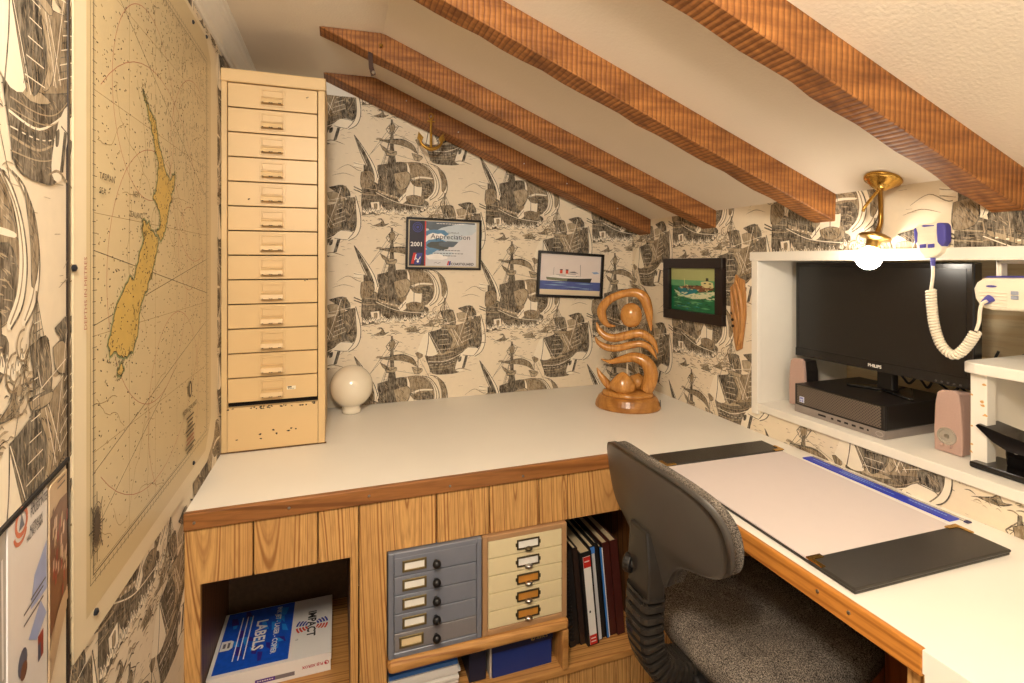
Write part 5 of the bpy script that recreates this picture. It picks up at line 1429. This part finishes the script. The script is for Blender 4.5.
for land, n_ in ((north, 22), (south, 40)):
    ys = [p[0] for p in land]; zs = [p[1] for p in land]
    for _ in range(n_):
        i = rr.randrange(len(land)); j_ = (i + len(land) // 2 + rr.randrange(-2, 3)) % len(land); t = rr.uniform(.2, .8)
        i2 = len(land) - 1 - i
        y = land[i][0] * t + land[i2][0] * (1 - t); z = land[i][1] * t + land[i2][1] * (1 - t)
        P.stroke([(y, z), (y + rr.uniform(-.008, .008), z + rr.uniform(-.012, .012))], .0014, 3)
# soundings
P.thin = True
for k in range(2000):
    y, z = rr.uniform(fy0, fy1), fz0 + (fz1 - fz0) * (rr.random() ** .8)
    if not inf(y, z): continue
    a = rr.uniform(-.6, .6); l = rr.uniform(.002, .006)
    P.stroke([(y, z), (y + l * math.cos(a), z + l * math.sin(a))], rr.uniform(.0012, .0024), 3 if rr.random() < .7 else 4)
for k in range(420):
    y, z = rr.uniform(1.10, fy1), rr.uniform(1.50, fz1)
    if inf(y, z): P.stroke([(y, z), (y + rr.uniform(-.004, .004), z + rr.uniform(.003, .012))], .0015, 3)
P.thin = False
# compass rose low at the left
cyr, czr = CP(95, 527)
for k in range(32):
    a = k * PI / 16; r = .030 if k % 4 else .052
    P.stroke([(cyr + .005 * math.cos(a), czr + .005 * math.sin(a)), (cyr + r * .5 * math.cos(a), czr + r * 1.0 * math.sin(a))], .0022, 3)
P.disc(cyr, czr, .010, 3, ry=.02); P.ring(cyr, czr, .018, .0012, 3, ry=.036)
# title, place names, border ticks
ty, tz = CP(193, 402)
P.text('NEW ZEALAND', ty - .035, tz - .010, .017, 3, 'CENTER'); P.disc(ty - .035, tz + .040, .014, 3, ry=.020); P.disc(ty - .035, tz + .040, .005, 1, ry=.014)
for k in range(9):
    w = rr.uniform(.02, .045); P.rect(ty - .035 - w, tz - .026 - k * .010, ty - .035 + w, tz - .022 - k * .010, 5 if k in (5, 6) else 3)
for u, v, s_ in ((127, 216, 'ZEALAND'), (131, 196, 'NEW'), (97, 178, 'TASMAN'), (97, 193, 'SEA')): y, z = CP(u, v); P.text(s_, y, z, .014, 3)
y, z = CP(84.5, 330); P.text('DEPTHS IN METRES', y, z, .012, 5, rot=PI / 2)
P.thin = True
for k in range(60):
    z = fz0 + (fz1 - fz0) * k / 60; P.stroke([(fy0 - .010, z), (fy0 - (.0 if k % 5 else -.004), z)], .001, 3); P.stroke([(fy1, z), (fy1 + .010, z)], .001, 3)
for k in range(44):
    y = fy0 + (fy1 - fy0) * k / 44; P.stroke([(y, fz0 - .010), (y, fz0)], .0012, 3); P.stroke([(y, fz1), (y, fz1 + .010)], .0012, 3)
mb.build('chart_sheet', chart, ct)
for y, z in (CP(73, 268), CP(193, 463), CP(192.5, 22), CP(206, 30), CP(95, 612)):
    z = min(max(z, cz0 + .012), cz1 - .012); 
    MB().lathe([(.005, 0), (.005, .003), (.001, .005)], (CHX, y, z), (1, 0, 0), 10).build('pin', plain('pin_steel', c(60, 62, 70), .3, metal=.7), ct)

# ------------------------------------------------------------------ leaflets pinned to the door leaf
def DP(u, v):
    r = ray(u, v); k = dn.dot(o0 + dn * .003 - EYE) / dn.dot(r); p = EYE + r * k
    return ((p - o0).dot(du), p.z)
LF = [ppm('leaflet_white', 226, 220, 216, .04), ppm('leaflet_blue', 150, 168, 214, .15), ppm('leaflet_orange', 204, 104, 66), ppm('leaflet_ink', 60, 56, 62), ppm('leaflet_tan', 196, 168, 134, .08), ppm('leaflet_brown', 110, 70, 50, .5, 50), ppm('leaflet_red', 150, 50, 40), ppm('leaflet_pale', 214, 184, 160, .3, 60), ppm('leaflet_grey', 168, 160, 150, .06), ppm('leaflet_slate', 84, 90, 110, .3)]
def leaflet(label, pts, paint, base_mi, lift=.003):
    q = [DP(*p) for p in pts]
    ps = [o0 + du * a + Vector((0, 0, z)) + dn * (.0008 + lift - .003) for a, z in q]
    mb = MB(); mb.prism(ps, dn * .0012, base_mi)
    P = Print(mb, o0 + dn * (.002 + lift - .003), du, (0, 0, 1)); paint(P, q)
    lo = min(z for a, z in q); am = sum(a for a, z in q) / len(q)
    return tag(mb.build('leaflet', LF), label, 'leaflet')
def lf_grey(P, q): P.stroke([DP(3, 560), DP(4, 680)], .004, 0)
def lf_white(P, q):
    cx_, cz_ = DP(21, 522)
    P.poly([DP(46, 540), DP(34, 575), DP(30, 610), DP(38, 600), DP(46, 588)], 1); P.poly([DP(40, 600), DP(28, 640), DP(36, 640), DP(46, 612)], 1)
    P.ring(cx_, cz_, .014, .005, 2, ry=.0125); P.ring(cx_ - .003, cz_ - .008, .015, .004, 2, ry=.012, a0=3.3, a1=6.1); P.poly([(cx_ - .007, cz_ - .007), (cx_, cz_ + .009), (cx_ + .007, cz_ - .006)], 9)
    ca = lambda u, v: DP(u, v)
    for (u, v), s_, sz in (((30, 510), 'The PHILLIP', .0115), ((30, 517.5), 'POUSA INTER', .0135), ((29, 533), 'AUSTRALIAN', .010), ((26, 543), 'HALL FAST COMPA', .0085)):
        a, z = DP(u, v); P.text(s_, a, z, sz, 3, bold=.02, sx=.62)
    for u, v in ((30, 601), (23, 617), (23, 628)):
        a, z = DP(u, v); P.rect(a, z, min(a + .055, DP(45, 600)[0]), z + .002, 3)
    a, z = DP(22, 663); P.disc(a, z, .012, 9, ry=.014); P.disc(a + .003, z - .01, .009, 5); a, z = DP(40, 645); P.rect(a - .008, z - .014, a + .008, z + .014, 6); P.rect(a - .008, z - .014, a, z + .004, 9)
def lf_brown(P, q):
    rr = random.Random(13)
    P.poly([DP(48.5, 520), DP(58, 500), DP(65.5, 492), DP(65.5, 590), DP(56, 612), DP(48.5, 640)], 5)
    for k in range(46):
        u, v = rr.uniform(50, 64), rr.uniform(512, 600); a, z = DP(u, v); P.poly([(a, z), (a + .005, z + .003), (a + .006, z + .016), (a + .001, z + .013)], rr.choice((7, 7, 6, 4, 5)))
    P.stroke(spline([DP(48, 660), DP(54, 628), DP(60, 605), DP(65.5, 592)], 6), .016, 4)
    for v in (484, 490): a, z = DP(55, v); P.rect(a, z, a + .028, z + .002, 3)
leaflet('plain grey leaflet at the far left under the papered door edge', [(-12, 556), (7, 529), (7, 700), (-12, 700)], lf_grey, 8)
leaflet('white leaflet with an orange ring logo and pale blue shading', [(7.5, 529), (47, 487), (47, 690), (7.5, 700)], lf_white, 0, .0042)
leaflet('brown photo leaflet with rounded top beside the chart edge', [(48, 490), (50, 485), (65.5, 469), (65.5, 606), (58, 640), (48, 690)], lf_brown, 4, .0054)
GROUPS = {'rafter': 'roof rafters', 'book': 'books in the right opening', 'comb_bound_book': 'books in the right opening', 'binder': 'books in the right opening',
          'leaflet': 'leaflets on the door leaf', 'drawer_unit': 'small drawer units in the boarded base', 'speaker': 'pair of computer speakers',
          'framed_picture': 'framed pictures on the walls', 'framed_certificate': 'framed pictures on the walls'}
for o in bpy.data.objects:
    clean(o)
    if o.parent is None and o.name.split('.')[0] in GROUPS: o['group'] = GROUPS[o.name.split('.')[0]]
